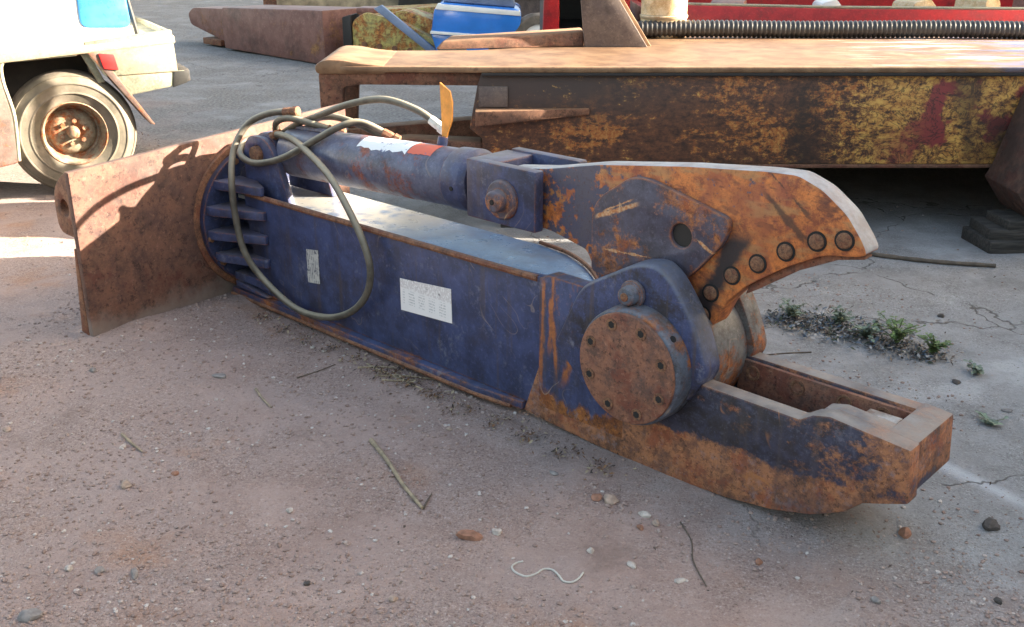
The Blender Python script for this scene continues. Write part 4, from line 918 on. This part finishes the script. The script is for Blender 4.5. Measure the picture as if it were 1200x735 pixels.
wsp = [(1.12, 3.86, .05, .05), (1.17, 3.84, .09, .08), (1.20, 3.80, .07, .06), (1.28, 3.73, .07, .05), (1.36, 3.66, .07, .05), (1.45, 3.57, .06, .045), (1.25, 3.82, .10, .07), (1.53, 3.48, .05, .04)]
litter('weed_litter', wsp, 2600, 'dark dry plant litter and scraps around the weeds', litter_mat('weed_litter', [(.06, .05, .045), (.13, .10, .08), (.22, .19, .16), (.05, .06, .04), (.30, .29, .28), (.10, .13, .17)]), (.008, .03))
litter('yard_litter', [(1.5, 2.9, .3, .2), (1.2, 4.4, .4, .3), (.9, 2.2, .3, .2), (-.6, 2.6, .7, .4), (1.9, 4.3, .4, .4)], 700, 'sparse dark chips scattered over the hardstand', litter_mat('chips', [(.08, .06, .05), (.16, .13, .11), (.30, .26, .23)]), (.004, .016))
M['leaf'] = simple('weed_leaf', (.10, .16, .045), .6, .4, 25)
M['leafpale'] = simple('grey_green_weed_leaf', (.13, .17, .12), .6, .35, 25)
M['stem'] = simple('weed_stem', (.12, .13, .06), .7, .3)
def weed(x, y, n, h, spread, mat, label):
    e = empty('weed_plant', (x, y, gz(x, y))); tag(e, label, 'weed', 'weeds on the hardstand')
    st, vs, fs = MB(), [], []
    for i in range(n):
        a = rng.random() * 6.28; r_ = spread * rng.random() ** .7; hh = h * rng.uniform(.4, 1)
        tip = Vector((r_ * math.cos(a), r_ * math.sin(a), hh)); mid_ = Vector((tip.x * .35, tip.y * .35, hh * .65))
        P = catmull([(0, 0, -.004), mid_, tip], 3); st.tube(P, .0014, 4)
        for k_ in range(7):
            p = P[rng.integers(2, len(P))]; b = rng.random() * 6.28; L_ = rng.uniform(.012, .028); d = Vector((math.cos(b), math.sin(b), rng.uniform(-.1, .6))).normalized()
            sd_ = d.cross(Vector((0, 0, 1))).normalized() * L_ * .33; q = len(vs)
            vs += [p, p + d * L_ * .35 + sd_, p + d * L_ * .75 + sd_ * .8, p + d * L_ + Vector((0, 0, -.003)), p + d * L_ * .75 - sd_ * .8, p + d * L_ * .35 - sd_]
            fs.append(tuple(range(q, q + 6)))
    st.build('stem', 'stem', e)
    me = bpy.data.meshes.new('leaves'); me.from_pydata(vs, [], fs); me.materials.append(M[mat]); o = bpy.data.objects.new('leaves', me); col.objects.link(o); o.parent = e; o['kind'] = 'stuff'
weed(1.46, 3.60, 26, .11, .09, 'leaf', 'bright green leafy weed in the middle of the weed row')
weed(1.56, 3.50, 18, .09, .065, 'leaf', 'green weed tuft at the end of the row away from the shear blade')
weed(1.37, 3.66, 20, .075, .085, 'leafpale', 'grey green weed beside the bright green weed')
weed(1.13, 3.87, 18, .08, .06, 'leafpale', 'pale grey green weed at the litter end under the blade tip')
weed(1.30, 3.80, 16, .065, .05, 'leafpale', 'bluish green low weed among the dry litter')
weed(2.62, 4.52, 9, .09, .06, 'leaf', 'green weed sprouting by the timber blocks')
weed(1.66, 3.33, 7, .03, .05, 'leafpale', 'low sparse weed on the cracked hardstand')
weed(1.52, 2.93, 7, .022, .06, 'leafpale', 'flat dark weed beyond the jaw tip')
